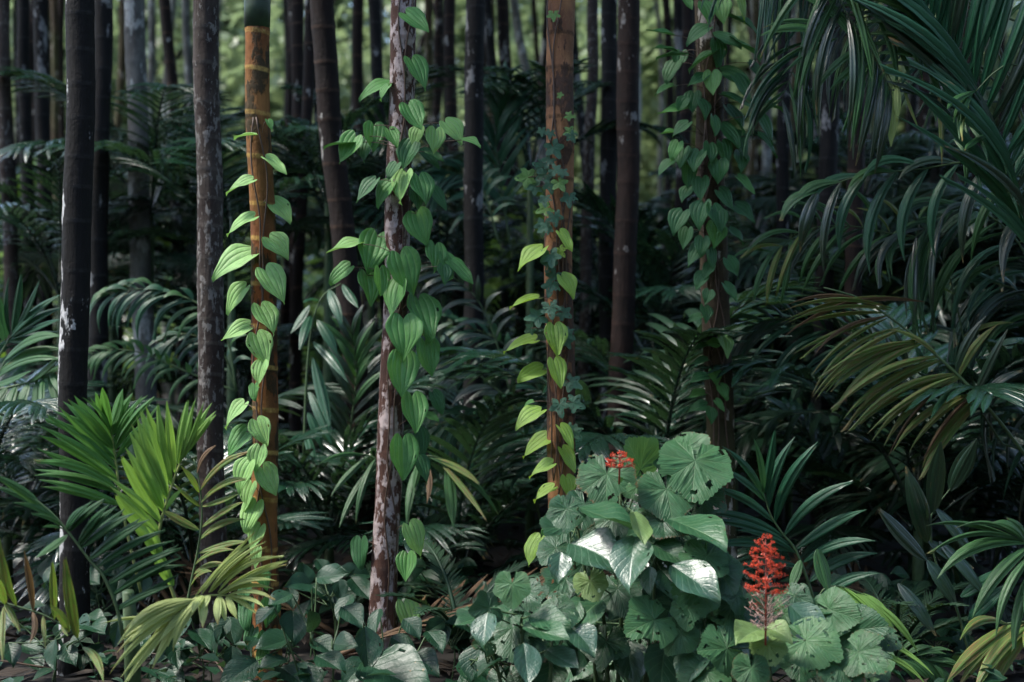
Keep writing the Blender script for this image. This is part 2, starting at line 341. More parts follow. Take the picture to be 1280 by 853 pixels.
def screen_leaf(parent, px, py, Y, lpx, wpx, ang, kind, mat, roll=None, tilt=None, nat=.86, var=None, origin='centre'):
    """place a leaf whose middle is seen at px,py; returns stalk end in world"""
    a=math.radians(ang); ratio=min(1,wpx/lpx/nat); R=math.acos(ratio)*.78 if ratio<.999 else 0
    tl = random.uniform(.12,.45) if tilt is None else tilt
    L=lpx/F*Y*math.sqrt(1+tl*tl*.6)*(1 if kind in('heart','narrow','ovate') else .84)*(.8 if kind=='ivy' else 1)
    d=Vector((math.cos(a),-tl,-math.sin(a))).normalized()
    n=Vector((random.uniform(-.18,.18),-1,random.uniform(.25,.6)))
    n=(n-d*n.dot(d)).normalized()
    if roll is None: roll = R*(1 if n.cross(d).z<0 else -1)
    n=Matrix.Rotation(roll,3,d) @ n
    c=P(px,py,Y); org=c-d*L*(.5 if origin=='centre' else .22)
    v=random.randrange(8 if kind in('heart','ovate') else 6) if var is None else var
    if kind=='heart': me=heart(mat,v)
    elif kind=='ovate': me=heart(mat,v,False,True)
    elif kind=='narrow': me=heart(mat,v,True)
    elif kind=='fan': me=fan(mat,v)
    elif kind=='lobed': me=fan(mat,v,.22)
    elif kind=='angled': me=fan(mat,v,.15)
    elif kind=='ivy': me=fan(mat,v,.42)
    link('leaf',me,parent,basis(d,n,L,L,L,org-off(parent)))
    return org

# ------------------------------------------------------------------ ground
def ground():
    vs=[];fs=[];n=70
    def hgt(x,y):
        return .05*noise.noise(Vector((x*.5,y*.5,0)))+ (.0 if y<12 else min(1.3,(y-12)*.03))
    xs=[-300,-120]+[-40+80*i/n for i in range(n+1)]+[120,300]; ys=[-60,-20]+[-3+70*i/n for i in range(n+1)]+[120,420]
    for y in ys:
        for x in xs: vs.append((x,y,hgt(x,y)))
    w=len(xs)
    for j in range(len(ys)-1):
        for i in range(w-1): b=j*w+i; fs.append((b,b+1,b+w+1,b+w))
    o=link('ground',mesh('ground',vs,fs,None,MATS['soil'])); o['kind']='structure'
    mb=MB(); base=strap('litter',.08,0,0,4)
    for i in range(5200):
        Y=random.uniform(3.6,14)**1.0; x=random.uniform(-.42,.42)*Y*1.1
        a=random.uniform(0,6.28); L=random.uniform(.05,.22); W=L*random.uniform(.2,.5)
        M=basis((math.cos(a),math.sin(a),random.uniform(-.15,.3)),(random.uniform(-.4,.4),random.uniform(-.4,.4),1),L,W,L*.6,(x,Y,hgt(x,Y)+random.uniform(.01,.05)))
        vs=[(0,0,0),(.5,.5,.06),(1,0,0),(.5,-.5,.06)]; mb.add(vs,[(0,3,2,1)],[(.5,0),(1,.5),(.5,1),(0,.5)],M)
    o=link('leaf_litter',mb.mesh('leaf_litter',MATS['litter'])); o['kind']='stuff'; o['label']='dark fallen leaves and litter lying on the forest floor'; o['category']='leaf litter'
    return hgt
hgt=ground()
def ground_cover():
    mb=MB(); rn=random.Random(3)
    for i in range(3600):
        Y=rn.uniform(4.1,10.5); x=rn.uniform(-.45,.45)*Y; dens=noise.noise(Vector((x*1.3,Y*1.3,4)))
        if dens<-.12: continue
        h=rn.uniform(.03,.26)*(.6+dens); L=rn.uniform(.05,.12); a=rn.uniform(0,6.28)
        M=basis((math.cos(a),math.sin(a),rn.uniform(-.5,.25)),(rn.uniform(-.4,.4),rn.uniform(-.6,.2),1),L,L*rn.uniform(.45,.8),L,(x,Y,hgt(x,Y)+h))
        mb.add([(0,0,0),(.3,.42,.10),(.65,.36,.08),(1,0,-.08),(.65,-.36,.08),(.3,-.42,.10),(.45,0,.0)],[(0,6,1),(1,6,2),(2,6,3),(3,6,4),(4,6,5),(5,6,0)],[(.5,0),(1,.3),(1,.65),(.5,1),(0,.65),(0,.3),(.5,.45)],M)
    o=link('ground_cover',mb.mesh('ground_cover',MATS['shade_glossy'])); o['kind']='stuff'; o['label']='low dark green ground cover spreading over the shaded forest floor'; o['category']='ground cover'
ground_cover()

# ------------------------------------------------------------------ palm crown fronds (joined, for crowns and the blurred undergrowth)
def frond_mesh(mat, L=1.6, n=22, ll=.5, lw=.03, arch=.5, droop=.5, seed=0, stalk=.25, res=(4,2), rise=.9):
    rn=random.Random(seed); mb=MB(); K=16; pts=[]
    ang=rise; p=Vector((0,0,0)); pts.append(p.copy())
    for i in range(K):
        a=ang-(arch*2.2)*(i/K)**1.3; p=p+Vector((math.cos(a),0,math.sin(a)))*(L/K); pts.append(p.copy())
    mb.tube(pts,[.012*(1-.8*i/K)+.002 for i in range(K+1)],4)
    nx,ny=res
    for i in range(n):
        t=stalk+(1-stalk)*(i+.5)/n; f=t*K; k=min(int(f),K-1); q=pts[k].lerp(pts[k+1],f-k); T=(pts[k+1]-pts[k]).normalized()
        up=Vector((0,1,0)).cross(T)*-1
        for s in (-1,1):
            fa=math.radians(62-34*t+rn.uniform(-7,7)); le=ll*(math.sin(PI*(.18+.74*(t-stalk)/(1-stalk)))**.7)*rn.uniform(.85,1.1)
            d=(T*math.cos(fa)+Vector((0,s,0))*math.sin(fa)+up*.25).normalized(); dr=droop*rn.uniform(.6,1.3)
            Wd=d.cross(Vector((0,0,1))); 
            if Wd.length<.1: Wd=Vector((0,1,0))
            Wd.normalize(); b=len(mb.v); w0=lw*rn.uniform(.8,1.2)
            pos=q.copy(); dd=d.copy()
            for a in range(nx+1):
                tt=a/nx; w=w0*(math.sin(PI*(.15+.8*tt))**.7)*(1 if a<nx else .15)
                for c in range(ny+1):
                    sv=c/ny*2-1; mb.v.append(pos+Wd*(sv*w*.5)+Vector((0,0,(-.18 if c!=1 else .12)*w))); mb.uv.append((c/ny,tt))
                dd=(dd+Vector((0,0,-1))*dr*.55*(1.0/nx)*2).normalized(); pos=pos+dd*(le/nx)
            for a in range(nx):
                for c in range(ny): e=b+a*(ny+1)+c; mb.f.append((e,e+ny+1,e+ny+2,e+1))
    return mb.mesh('frond',MATS[mat])
CROWN=[frond_mesh('palm_mid',1.9,20,.55,.046,.55,.5,50+i,.2,(3,2),1.1) for i in range(3)]
# one joined crown per variant: seven or eight fronds
def join_meshes(name, parts, mat):
    vs=[];fs=[];uv=[]
    for me,M in parts:
        b=len(vs); vs+=[M@v.co for v in me.vertices]
        u=me.uv_layers[0].data; tmp=[(0,0)]*len(me.vertices)
        for p in me.polygons:
            for li in p.loop_indices: tmp[me.loops[li].vertex_index]=tuple(u[li].uv)
            fs.append(tuple(b+i for i in p.vertices))
        uv+=tmp
    return mesh(name,vs,fs,uv,mat)
def crown(seed, up=.0):
    rn=random.Random(seed); parts=[]
    for i in range(8):
        M=Matrix.Rotation(i*2*PI/8+rn.uniform(-.2,.2),4,'Z')@Matrix.Rotation(rn.uniform(-.25,.35)-up,4,'Y')@Matrix.Scale(rn.uniform(.85,1.15),4)
        parts.append((CROWN[i%3],M))
    return join_meshes('crown',parts,MATS['palm_mid'])
CROWNS=[crown(s) for s in (1,2,3)]; CROWN_UP=crown(9,.55)
def trunk_mesh(path, rad, mat, ring=.16, k=18, seed=0, top=None):
    """path: function z -> Vector centre (local); ringed areca trunk"""
    rn=random.Random(seed); zs=[];kind=[]; z=-.15; n=0
    H=top; vs=[];uv=[];fs=[]; rows=[]
    while z<H:
        step=ring*rn.uniform(.75,1.3)
        b_=rn.uniform(.008,.03); rows+=[(z,1.0,n-.02),(z+.006,1+b_,n),(z+.016,1+b_*.8,n+.05),(z+.028,1.0,n+.12),(z+step*.5,.985,n+.5),(z+step*.85,.99,n+.85)]
        z+=step; n+=1
    for (zz,s,vv) in rows:
        c=path(zz); r=rad*(1+.28*math.exp(-max(0,zz)/.18))*(1-.10*max(0,zz)/H)
        for j in range(k):
            th=2*PI*j/k; q=1+.035*noise.noise(Vector((math.cos(th)*1.5+seed,math.sin(th)*1.5,zz*3)))+.012*noise.noise(Vector((math.cos(th)*6,math.sin(th)*6+seed,zz*14)))
            dz=.006*math.sin(th+n*1.3)
            vs.append((c.x+math.cos(th)*r*s*q,c.y+math.sin(th)*r*s*q,zz+dz)); uv.append((j/k,vv))
    for i in range(len(rows)-1):
        for j in range(k): a=i*k+j; b=i*k+(j+1)%k; fs.append((a,b,b+k,a+k))
    return mesh('trunk',vs,fs,uv,MATS[mat])
def hero_tree(pts, Y, wpx, mat, label, H=8.0, ring=.16, seed=0, crownmesh=None, short=False, name='areca_palm_tree'):
    """pts: (px,py) centre line, top to bottom, extended straight beyond the frame"""
    W=[P(x,y,Y) for x,y in pts]; W.sort(key=lambda v:v.z)
    base=W[0]; 
    def cx(z):
        if z<=W[0].z: a,b=W[0],W[1]
        elif z>=W[-1].z: a,b=W[-2],W[-1]
        else:
            for a,b in zip(W,W[1:]):
                if a.z<=z<=b.z: break
        t=(z-a.z)/(b.z-a.z); 
        if z>W[-1].z: t=1+(t-1)*.6
        return a.x+(b.x-a.x)*t
    bx=cx(0); t=thing(name,label,'palm tree',(bx,Y,0),'palm trees of the grove')
    r=wpx/F*Y/2
    path=lambda z: Vector((cx(z)-bx+.005*math.sin(z*3.1+seed)+.003*math.sin(z*7.7+seed*2),.006*math.sin(z*2.7+seed),0))
    link('trunk',trunk_mesh(path,r,mat,ring,22,seed,H),t)
    top=path(H)+Vector((0,0,H))
    cs=MB(); cs.tube([top+Vector((0,0,-.04)),top+Vector((0,0,.05)),top+Vector((0,0,.45)),top+Vector((0,0,.8))],[r*.93,r*.97,r*1.0,r*.5],16); link('crownshaft',cs.mesh('crownshaft',MATS['sheath_green']),t)
    link('crown',crownmesh or CROWNS[seed%3],t,Matrix.Translation(top+Vector((0,0,.78)))@Matrix.Rotation(seed*1.3,4,'Z')@Matrix.Scale(1.15 if Y>8.5 else 1.0,4))
    t['cx']=0.0; del t['cx']
    return t,cx,r
TREES={}
def T(key,*a,**k): TREES[key]=hero_tree(*a,**k); return TREES[key]
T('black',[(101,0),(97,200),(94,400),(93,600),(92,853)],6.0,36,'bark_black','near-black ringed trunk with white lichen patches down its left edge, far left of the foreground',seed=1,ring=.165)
T('grey',[(258,0),(260,200),(263,400),(266,600),(268,800)],6.4,33,'bark_grey','grey-brown mottled trunk between the black trunk and the orange ringed trunk',seed=2,ring=.14)
T('orange',[(322,0),(325,200),(329,400),(332,600),(334,853)],5.75,34,'bark_orange','orange-brown ringed trunk with a green top, light leaves climbing both its sides',seed=3,ring=.155,H=1.4+(427-24)/F*5.75,crownmesh=CROWN_UP)
T('mottled',[(505,0),(503,150),(496,330),(486,560),(479,840)],6.1,33,'bark_mottled','leaning brown trunk mottled with white lichen, heart-shaped vine leaves at its right',seed=4,ring=.15)
T('tan',[(700,0),(700,200),(699,400),(702,640),(704,800)],6.0,36,'bark_tan','tan-orange trunk with ivy and yellow-green leaves, rising behind the broad-leaved bush',seed=5,ring=.16)
T('vined',[(885,0),(887,200),(897,400),(901,600),(903,800)],6.6,36,'bark_mossy','mossy trunk wrapped in a dense leafy vine, right of centre',seed=6,ring=.15)
mid=[ # centre line, Y, width px, bark, label
 ([(787,0),(785,200),(779,400),(775,520)],8.2,29,'bark_umber','blurred dark brown trunk with pale patches between the tan trunk and the vine-wrapped trunk'),
 ([(403,0),(413,150),(428,300),(440,420)],7.8,31,'bark_brown','dark brown trunk leaning left, between the orange trunk and the mottled trunk'),
 ([(593,0),(593,200),(592,330)],8.6,25,'bark_shadow','blurred black trunk between the mottled trunk and the tan trunk'),
 ([(128,0),(126,140),(124,280)],8.8,25,'bark_shadow','blurred black trunk just right of the black lichen-patched trunk'),
 ([(168,0),(171,150),(177,340)],9.6,27,'bark_pale','pale grey blurred trunk with a dark lower half, second right of the black lichen-patched trunk'),
 ([(52,0),(53,120),(55,240)],11.0,19,'bark_shadow','dark thin trunk, second from the left edge of the photo'),
 ([(28,0),(31,120),(34,230)],11.5,16,'bark_shadow','dark thin trunk, nearest the left edge that reaches the top'),
 ([(4,60),(6,150),(10,260)],9.5,18,'bark_grey','grey-dark trunk cut by the left edge of the photo'),
 ([(205,0),(214,100),(222,300)],12,15,'bark_brown','thin brown trunk leaning between the pale grey trunk and the grey-brown mottled trunk'),
 ([(372,0),(372,100),(371,220)],11.5,17,'bark_brown','thin brown trunk in the gap just right of the orange ringed trunk'),
 ([(468,0),(472,100),(476,200)],11,16,'bark_shadow','thin black trunk just left of the leaning mottled trunk'),
 ([(562,0),(563,80),(566,170)],12,15,'bark_brown','thin brown trunk just left of the blurred black trunk near the centre'),
 ([(548,0),(547,80),(546,150)],15,12,'bark_brown','slender brown trunk just right of the leaning mottled trunk'),
 ([(628,0),(630,60),(634,120)],14,17,'bark_brown','dusty brown trunk, first of two pale ones left of the tan trunk'),
 ([(642,0),(652,60),(663,115)],16,12,'bark_pale','pale slanting trunk, nearest to the left side of the tan trunk'),
 ([(741,0),(740,90),(737,190)],10.5,15,'bark_grey','dark grey trunk just right of the tan trunk'),
 ([(762,0),(761,150),(760,300)],9.8,22,'bark_shadow','black trunk hard against the left side of the brown trunk right of centre'),
 ([(1036,0),(1036,150),(1034,240)],9.0,24,'bark_shadow','black trunk right of the vine-wrapped trunk, under the hanging frond'),
 ([(1070,0),(1070,150),(1068,260)],8.4,22,'bark_brown','brown trunk at the right, partly behind the hanging palm frond'),
 ([(980,0),(980,150),(978,260)],10.5,17,'bark_shadow','dark trunk just right of the vine-wrapped trunk'),
 ([(848,0),(850,120),(852,220)],13,14,'bark_shadow','thin dark trunk close to the left of the vine-wrapped trunk'),
 ([(232,0),(236,90),(240,200)],15,11,'bark_pale','thin pale trunk just left of the grey-brown mottled trunk'),
 ([(215,0),(210,80),(203,200)],17,10,'bark_pale','slender pale trunk leaning across the gap left of the grey-brown mottled trunk'),
 ([(68,0),(69,100),(70,200)],18,10,'bark_mossy','slender brown trunk just left of the black lichen-patched trunk'),
]
for i,(pts,Y,w,mt,lb) in enumerate(mid): hero_tree(pts,Y,w,mt,lb,H=random.uniform(6.5,9),seed=20+i,ring=.19)
# far trunks
BG=[]
for s,mt in enumerate(['bark_shadow','bark_brown','bark_pale','bark_grey','bark_brown','bark_mossy']):
    lean=random.uniform(-.075,.075); BG.append(trunk_mesh(lambda z,l=lean:Vector((l*z+.07*math.sin(z*1.1+l*90),.03*math.sin(z),0)),.05,mt,.3,9,s+70,8.0)); BG[-1]['lean']=lean
marks=[(-400,'photo edge'),(97,'black trunk'),(259,'grey-brown trunk'),(323,'orange trunk'),(503,'mottled trunk'),(593,'dark centre trunk'),(700,'tan trunk'),(786,'brown trunk'),(887,'vined trunk'),(1070,'right brown trunk'),(1700,'right photo edge')]
ORD=['first','second','third','fourth','fifth','sixth','seventh','eighth','ninth','tenth','eleventh','twelfth','thirteenth','fourteenth','fifteenth','sixteenth','seventeenth','eighteenth','nineteenth','twentieth']+['far rightward']*60
TWENTY=['twenty-first','twenty-second','twenty-third','twenty-fourth','twenty-fifth','twenty-sixth','twenty-seventh']
def gap(px):
    for (a,na),(b,nb) in zip(marks,marks[1:]):
        if a<=px<b: return (a,b,na,nb)
    return marks[0][0],marks[1][0],marks[0][1],marks[1][1]
pos=[];tries=0
while len(pos)<84 and tries<6000:
    tries+=1; Y=random.uniform(10,25)**1.0; px=random.uniform(-70,1350); x=(px-640)/F*Y
    if Y<12 and 620<px<690: continue
    if 380<px<1000 and Y<14 and random.random()<.5: continue
    if any((x-a)**2+(Y-b)**2<.45 for a,b,_ in pos): continue
    pos.append((x,Y,px))
pos.sort(key=lambda q:q[2]); cnt={}
def far_tree(x,Y,v,label,group,crownz=1.0):
    t=thing('areca_palm_tree',label,'palm tree',(x,Y,hgt(x,Y)),group); rz=random.choice((0,PI)); sc=random.uniform(.8,1.15)
    me=BG[v]; M=Matrix.Rotation(rz,4,'Z')@Matrix.Diagonal((sc,sc,random.uniform(.85,1.15),1))
    link('trunk',me,t,M); top=M@Vector((me['lean']*8,0,8.0))
    link('crown',CROWNS[random.randrange(3)],t,Matrix.Translation(top)@Matrix.Rotation(random.uniform(0,6),4,'Z')@Matrix.Scale(1.2 if Y>8.5 else 1.0,4)); return t
names=['black','brown','pale grey','grey','dusky brown','mossy']
for x,Y,px in pos:
    g=gap(px); cnt[g]=cnt.get(g,0)+1; v=random.choice([0,0,1,2,3,4,4,5,2])
    far_tree(x,Y,v,f"{ORD[cnt[g]-1]} distant trunk from the left between {g[2]} and {g[3]}, {names[v]}",'distant palm trees')
# the grove goes on at both sides; unseen trees added to darken it
for i in range(64):
    s=random.choice((-1,1)); Y=random.uniform(-3,24); x=s*(.40*max(Y,2)+random.uniform(1.3,6.5))
    if (Y<4.8 and s<0) or (-7.8<x<-2.6 and 2<Y<8.6): continue
    far_tree(x,Y,random.randrange(6),'unseen areca palm of the grove, added outside the frame to darken it','grove trees added beyond the frame for shade')

# ------------------------------------------------------------------ far clearing: sunlit trees
def leaf_cloud(seed,n,rx,ry,rz,sz):
    rn=random.Random(seed); mb=MB(); cl=[(Vector((rn.gauss(0,.45)*rx,rn.gauss(0,.45)*ry,rn.gauss(0,.42)*rz)),rn.uniform(.25,.5)) for _ in range(16)]
    for i in range(n):
        c,s=rn.choice(cl); v=Vector((rn.gauss(0,1),rn.gauss(0,1),rn.gauss(0,.8))).normalized()*rn.uniform(.55,1.0)*s
        p=c+Vector((v.x*rx,v.y*ry,v.z*rz)); L=sz*rn.uniform(.6,1.4)
        M=basis((rn.gauss(0,1),rn.gauss(0,1),rn.gauss(-.4,.6)),(rn.gauss(0,.5),rn.gauss(0,.5),1),L,L*.5,L,p)
        mb.add([(0,0,0),(.5,.5,.1),(1,0,-.1),(.5,-.5,.1)],[(0,3,2,1)],[(.5,0),(1,.5),(.5,1),(0,.5)],M)
    return mb
def far_crowns():
    ms=[leaf_cloud(s,7000,3.0,2.6,2.8,.24).mesh('crown',MATS['tree_far']) for s in (3,4,5)]
    tb=MB(); tb.tube([Vector((0,0,-.3)),Vector((.1,0,2.5)),Vector((-.1,.1,5.5))],[.28,.2,.1],10)
    for a in range(5): tb.tube([Vector((0,0,2.6+a*.4)),Vector((math.cos(a*1.7)*.9,math.sin(a*1.7)*.9,3.8+a*.4)),Vector((math.cos(a*1.7)*2,math.sin(a*1.7)*2,5+a*.3))],[.1,.07,.03],6)
    tm=tb.mesh('trunk',MATS['bark_brown'])
    for i in range(26):
        Y=random.uniform(36,52); px=-80+i*57+random.uniform(-15,15); x=(px-640)/F*Y
        g=gap(px)
        t=thing('broadleaf_tree',f"{(ORD+TWENTY)[i] if i<20 else TWENTY[i-20]} sunlit tree from the left, far beyond the grove",'tree',(x,Y,hgt(x,Y)),'sunlit trees beyond the grove')
        s=random.uniform(.8,1.15) if i%2 else random.uniform(1.5,2.0); link('trunk',tm,t,Matrix.Scale(s,4)); link('crown',ms[i%3],t,Matrix.Translation((0,0,4.4*s))@Matrix.Rotation(i,4,'Z')@Matrix.Scale(s*1.2,4))
        t2=(Y-5,x+random.uniform(-2,2)); 
    lb=leaf_cloud(11,4200,1.6,1.4,1.2,.24).mesh('foliage',MATS['palm_sunny']); lb2=leaf_cloud(12,4200,1.6,1.4,1.2,.24).mesh('foliage',MATS['tree_far'])
    for i in range(22):
        Y=random.uniform(26,33); px=-80+i*68+random.uniform(-15,15); x=(px-640)/F*Y; g=gap(px)
        t=thing('shrub',f"{ORD[i] if i<20 else TWENTY[i-20]} sunlit shrub from the left along the far edge of the grove",'shrub',(x,Y,hgt(x,Y)),'sunlit shrubs beyond the grove')
        s=random.uniform(.8,1.3); link('foliage',(lb,lb2)[i%2],t,Matrix.Translation((0,0,1.2*s))@Matrix.Rotation(i,4,'Z')@Matrix.Diagonal((s,s,s,1)))
        st=MB()
        for a in range(4): st.tube([Vector((0,0,-.1)),Vector((math.cos(a*1.6)*.3,math.sin(a*1.6)*.3,1.1))],.03,5)
        link('stem',st.mesh('stem',MATS['stem_brown']),t)
    for i,(x,y) in enumerate([(-9,-7),(-4.5,-9),(0,-8.5),(4.5,-9.5),(9,-7),(-8,-1.5),(8,-1),(-12,3),(12,4),(-6,-12),(6,-12)]):  # unseen trees added around the camera to block low sky light
        t=thing('broadleaf_tree','dense unseen tree added behind the camera to block low sky light','tree',(x,y,0),'trees added behind the camera as light blockers')
        link('trunk',tm,t); link('crown',ms[i%3],t,Matrix.Translation((0,0,4.0))@Matrix.Rotation(i,4,'Z')@Matrix.Diagonal((1.25,1.1,1.3,1)))
far_crowns()

# ------------------------------------------------------------------ undergrowth palms (blurred)
UG=[frond_mesh('palm_cool',1.35,17,.46,.042,.62,.75,1,.28,(5,2),1.15),frond_mesh('palm_dark',1.5,19,.50,.038,.75,.9,2,.25,(5,2),1.0),
    frond_mesh('palm_cool',1.2,15,.42,.05,.5,.6,3,.3,(5,2),1.25),frond_mesh('palm_mid',1.4,17,.46,.042,.65,.8,4,.25,(5,2),1.1),
    frond_mesh('palm_sunny',1.3,16,.45,.045,.55,.6,5,.25,(5,2),1.15)]
def understory(x,Y,kinds,nf,sc,label,group,z0=None):
    z=hgt(x,Y); stem_h=(random.uniform(.05,.75)*sc if (Y<9 or random.random()<.30) else random.uniform(.7,2.5 if Y<14 else 1.7)) if z0 is None else z0
    t=thing('understory_palm',label,'palm',(x,Y,z),group)
    st=MB(); st.tube([Vector((0,0,-.05)),Vector((0,0,stem_h*.6)),Vector((0,0,stem_h+.08))],[.035,.03,.02],7); link('stem',st.mesh('stem',MATS['stem_green']),t)
    a0=random.uniform(0,6.28)
    for i in range(nf):
        a=a0+i*2.4+random.uniform(-.3,.3); k=random.choice(kinds)
        M=Matrix.Translation((0,0,stem_h))@Matrix.Rotation(a,4,'Z')@Matrix.Rotation(random.uniform(-.35,.4)+(.25 if i>nf*.5 else -.15),4,'Y')@Matrix.Scale(sc*random.uniform(.75,1.1),4)
        link('frond',UG[k],t,M)
    return t
ug=[];tries=0
while len(ug)<155 and tries<5000:
    tries+=1; Y=7.0+ (random.random()**1.25)*16; px=random.uniform(-60,1340); x=(px-640)/F*Y
    if Y<9.5 and 520<px<1010 and random.random()<.75: continue
    if any((x-a)**2+(Y-b)**2<(.30 if Y<14 else .8) for a,b,_ in ug): continue
    ug.append((x,Y,px))
ug.sort(key=lambda q:q[2]); cnt={}
for x,Y,px in ug:
    g=gap(px); band='near' if Y<11 else ('mid-distance' if Y<17 else 'far'); kk=(g,band); cnt[kk]=cnt.get(kk,0)+1
    kinds=[0,0,1,2] if Y<13 else ([3,4,4,0] if Y>17 else [0,2,3,4])
    sh='glossy green' if Y<17 else 'blurred green'
    understory(x,Y,kinds,random.randint(7,10),random.uniform(.75,1.1) if Y<17 else random.uniform(.9,1.3),f"{sh}, {ORD[cnt[kk]-1]} {band} undergrowth palm between {g[2]} and {g[3]}",'understory palms filling the grove floor')

for i,(px,Y,h) in enumerate([(1110,9.2,.5),(1180,8.4,1.1),(1250,9.0,1.6),(1330,8.6,.8),(1220,10.5,2.0),(1140,10.2,1.5),(1290,11.5,1.2),(1100,12,1.9),(1380,8.0,1.7),(1200,7.6,.4)]):
    understory((px-640)/F*Y,Y+.6,[1],10,1.05,f"{ORD[i]} dark palm of the shadowed mass behind the hanging right-hand fronds",'shadowed palms at the right',h)
# ------------------------------------------------------------------ hand-placed fronds
def Z(ox,oy,s): return lambda x,y:(ox+x/s,oy+y/s)
def new_palm(px,Y,label,name='understory_palm',cat='palm'):
    p=P(px,427,Y); return thing(name,label,cat,(p.x,Y,0),None)
def manual_frond(t, rach, Y, lfs, mat, tr=None, rr=.006, dy=.18, label=None, stemmat='stem_green', side=.05, dYr=0.0, fill=False):
    if fill:
        ex=[]
        for a_,b_ in zip(lfs,lfs[1:]):
            if (a_[0]-a_[2])*(b_[0]-b_[2])>0 and math.hypot(a_[2]-b_[2],a_[3]-b_[3])<175: ex.append(tuple((a_[q]+b_[q])/2+(random.uniform(-8,8) if q in (2,3) else 0) for q in range(4))+((a_[4]+b_[4])*.42,))
        lfs=[(l[0],l[1],l[2],l[3],l[4]*.88)+tuple(l[5:]) for l in lfs]+ex
    """rach: px points from base to tip (py order), lfs: (bx,by,tx,ty,w) in px"""
    tr=tr or (lambda x,y:(x,y)); o3=off(t)
    R=[]; n=len(rach)
    for i,q in enumerate(rach):
        x,y=tr(q[0],q[1]); yy=Y+(q[2] if len(q)>2 else dYr*(i/(n-1))); R.append(P(x,y,yy)-o3)
    pts=crom(R,14); mb=MB(); mb.tube(pts,[rr*(1-.65*i/14) for i in range(15)],6)
    fr=link('frond',mb.mesh('frond',MATS[stemmat]),t)
    if label: fr['label']=label
    scale=1.0/ (tr(1,0)[0]-tr(0,0)[0]) if tr else 1
    for lf in lfs:
        bx,by=tr(lf[0],lf[1]); tx,ty=tr(lf[2],lf[3]); w=lf[4]/scale; m=lf[5] if len(lf)>5 else mat
        b0=P(bx,by,Y)-o3
        b=min(pts,key=lambda q:(q-b0).length); b = b0 if (b-b0).length>.12 else b.lerp(b0,.35)
        ty_=Y-dy*random.uniform(.2,1.3); tip=P(tx,ty,ty_)-o3
        d=(tip-b); nn=Vector((random.uniform(-.25,.25),-.75,.65)); nn2=(nn-d.normalized()*nn.dot(d.normalized())).normalized()
        yax=nn2.cross(d.normalized()); sg=1 if yax.z>0 else -1
        horiz=abs(d.normalized().x)
        strap_dir(m,b,tip,w/F*Y*1.02,nn2,bow=random.choice((.0,.083,.083)),side=sg*side*(.3+horiz)*random.uniform(.6,1.5),parent=fr,tipw=random.choice((0,0,.15,.5)))
    return fr
def auto_frond(t, rach, Y, n, mat, Lf, w, angL, angR, droop=.25, sides=(1,1), tr=None, rr=.006, lens=None, t0=.12, dy=.15, mats=None, jit=8, sag=0.0, label=None, stemmat='stem_green'):
    """leaflets along a pixel rachis; angles (deg) from the rachis direction on screen, Lf in px"""
    tr=tr or (lambda x,y:(x,y)); o3=off(t); R=[]; N=len(rach)
    for i,q in enumerate(rach):
        x,y=tr(q[0],q[1]); R.append(P(x,y,Y+(q[2] if len(q)>2 else 0)))
    pts=crom(R,24); mb=MB(); mb.tube([p-o3 for p in pts],[rr*(1-.7*i/24) for i in range(25)],6)
    fr=link('frond',mb.mesh('frond',MATS[stemmat]),t)
    if label: fr['label']=label
    for i in range(n):
        u=t0+(1-t0)*(i+.5)/n; f=u*24; k=min(int(f),23); q=pts[k].lerp(pts[k+1],f-k); T_=(pts[k+1]-pts[k]).normalized()
        le=Lf/F*Y*(math.sin(PI*(.25+.62*u))**.6)
        for s,ang,on in ((1,angL,sides[0]),(-1,angR,sides[1])):
            if not on: continue
            an=ang if not isinstance(ang,tuple) else ang[0]+(ang[1]-ang[0])*u
            a=math.radians(an+random.uniform(-jit,jit))*s
            ax=Vector((0,-1,0))            # rotate in the screen-parallel plane
            d=Matrix.Rotation(-a,3,ax)@T_; d.y-=dy*random.uniform(.3,1.6); d.z-=sag; d.normalize()
            L2=le*random.uniform(.85,1.12)
            tip=q+d*L2+Vector((0,0,-droop*L2*random.uniform(.7,1.3)))
            nn=Vector((random.uniform(-.35,.35),-.7,.7)); dn=(tip-q).normalized(); nn=(nn-dn*nn.dot(dn)).normalized(); yax=nn.cross(dn); sg=1 if yax.z>0 else -1
            m=random.choice(mats) if mats else mat
            strap_dir(m,q-o3,tip-o3,w/F*Y*random.uniform(.8,1.15),nn,bow=random.choice((.083,.167)),side=sg*droop*.28*random.uniform(.6,1.4)*(.3+abs(dn.x)),parent=fr,tipw=random.choice((0,0,.15,.5)))
    return fr

# left foreground palm
lp=new_palm(150,4.9,'bright young palm in the left foreground, green and yellow-green fronds fanning up')
z4=Z(0,480,4.265); zA=Z(0,500,2.416)
st=MB(); b0=P(168,860,4.95); st.tube([Vector((b0.x-lp.location.x,0.05,-.05)),P(165,800,4.95)-off(lp),P(160,740,4.9)-off(lp)],[.03,.028,.02],10); link('stem',st.mesh('stem',MATS['stem_green']),lp)
manual_frond(lp,[(760,1150),(690,850),(640,600),(620,430),(600,300),(591,238)],4.95,[
 (592,240,655,28,95),(598,300,757,65,60),(610,370,820,75,58),(620,420,850,175,42),(590,236,545,22,56),
 (592,270,480,75,30),(595,300,395,65,75),(605,360,335,95,66),(612,420,280,145,66),(615,460,245,195,70),(620,510,205,275,74),(625,560,190,415,70),(630,610,185,490,60),(635,650,215,550,54),(630,620,880,500,50)],'palm_lit',z4,.0065,label='deep green frond fanning left and up',stemmat='stem_yellow',side=.03,fill=True)
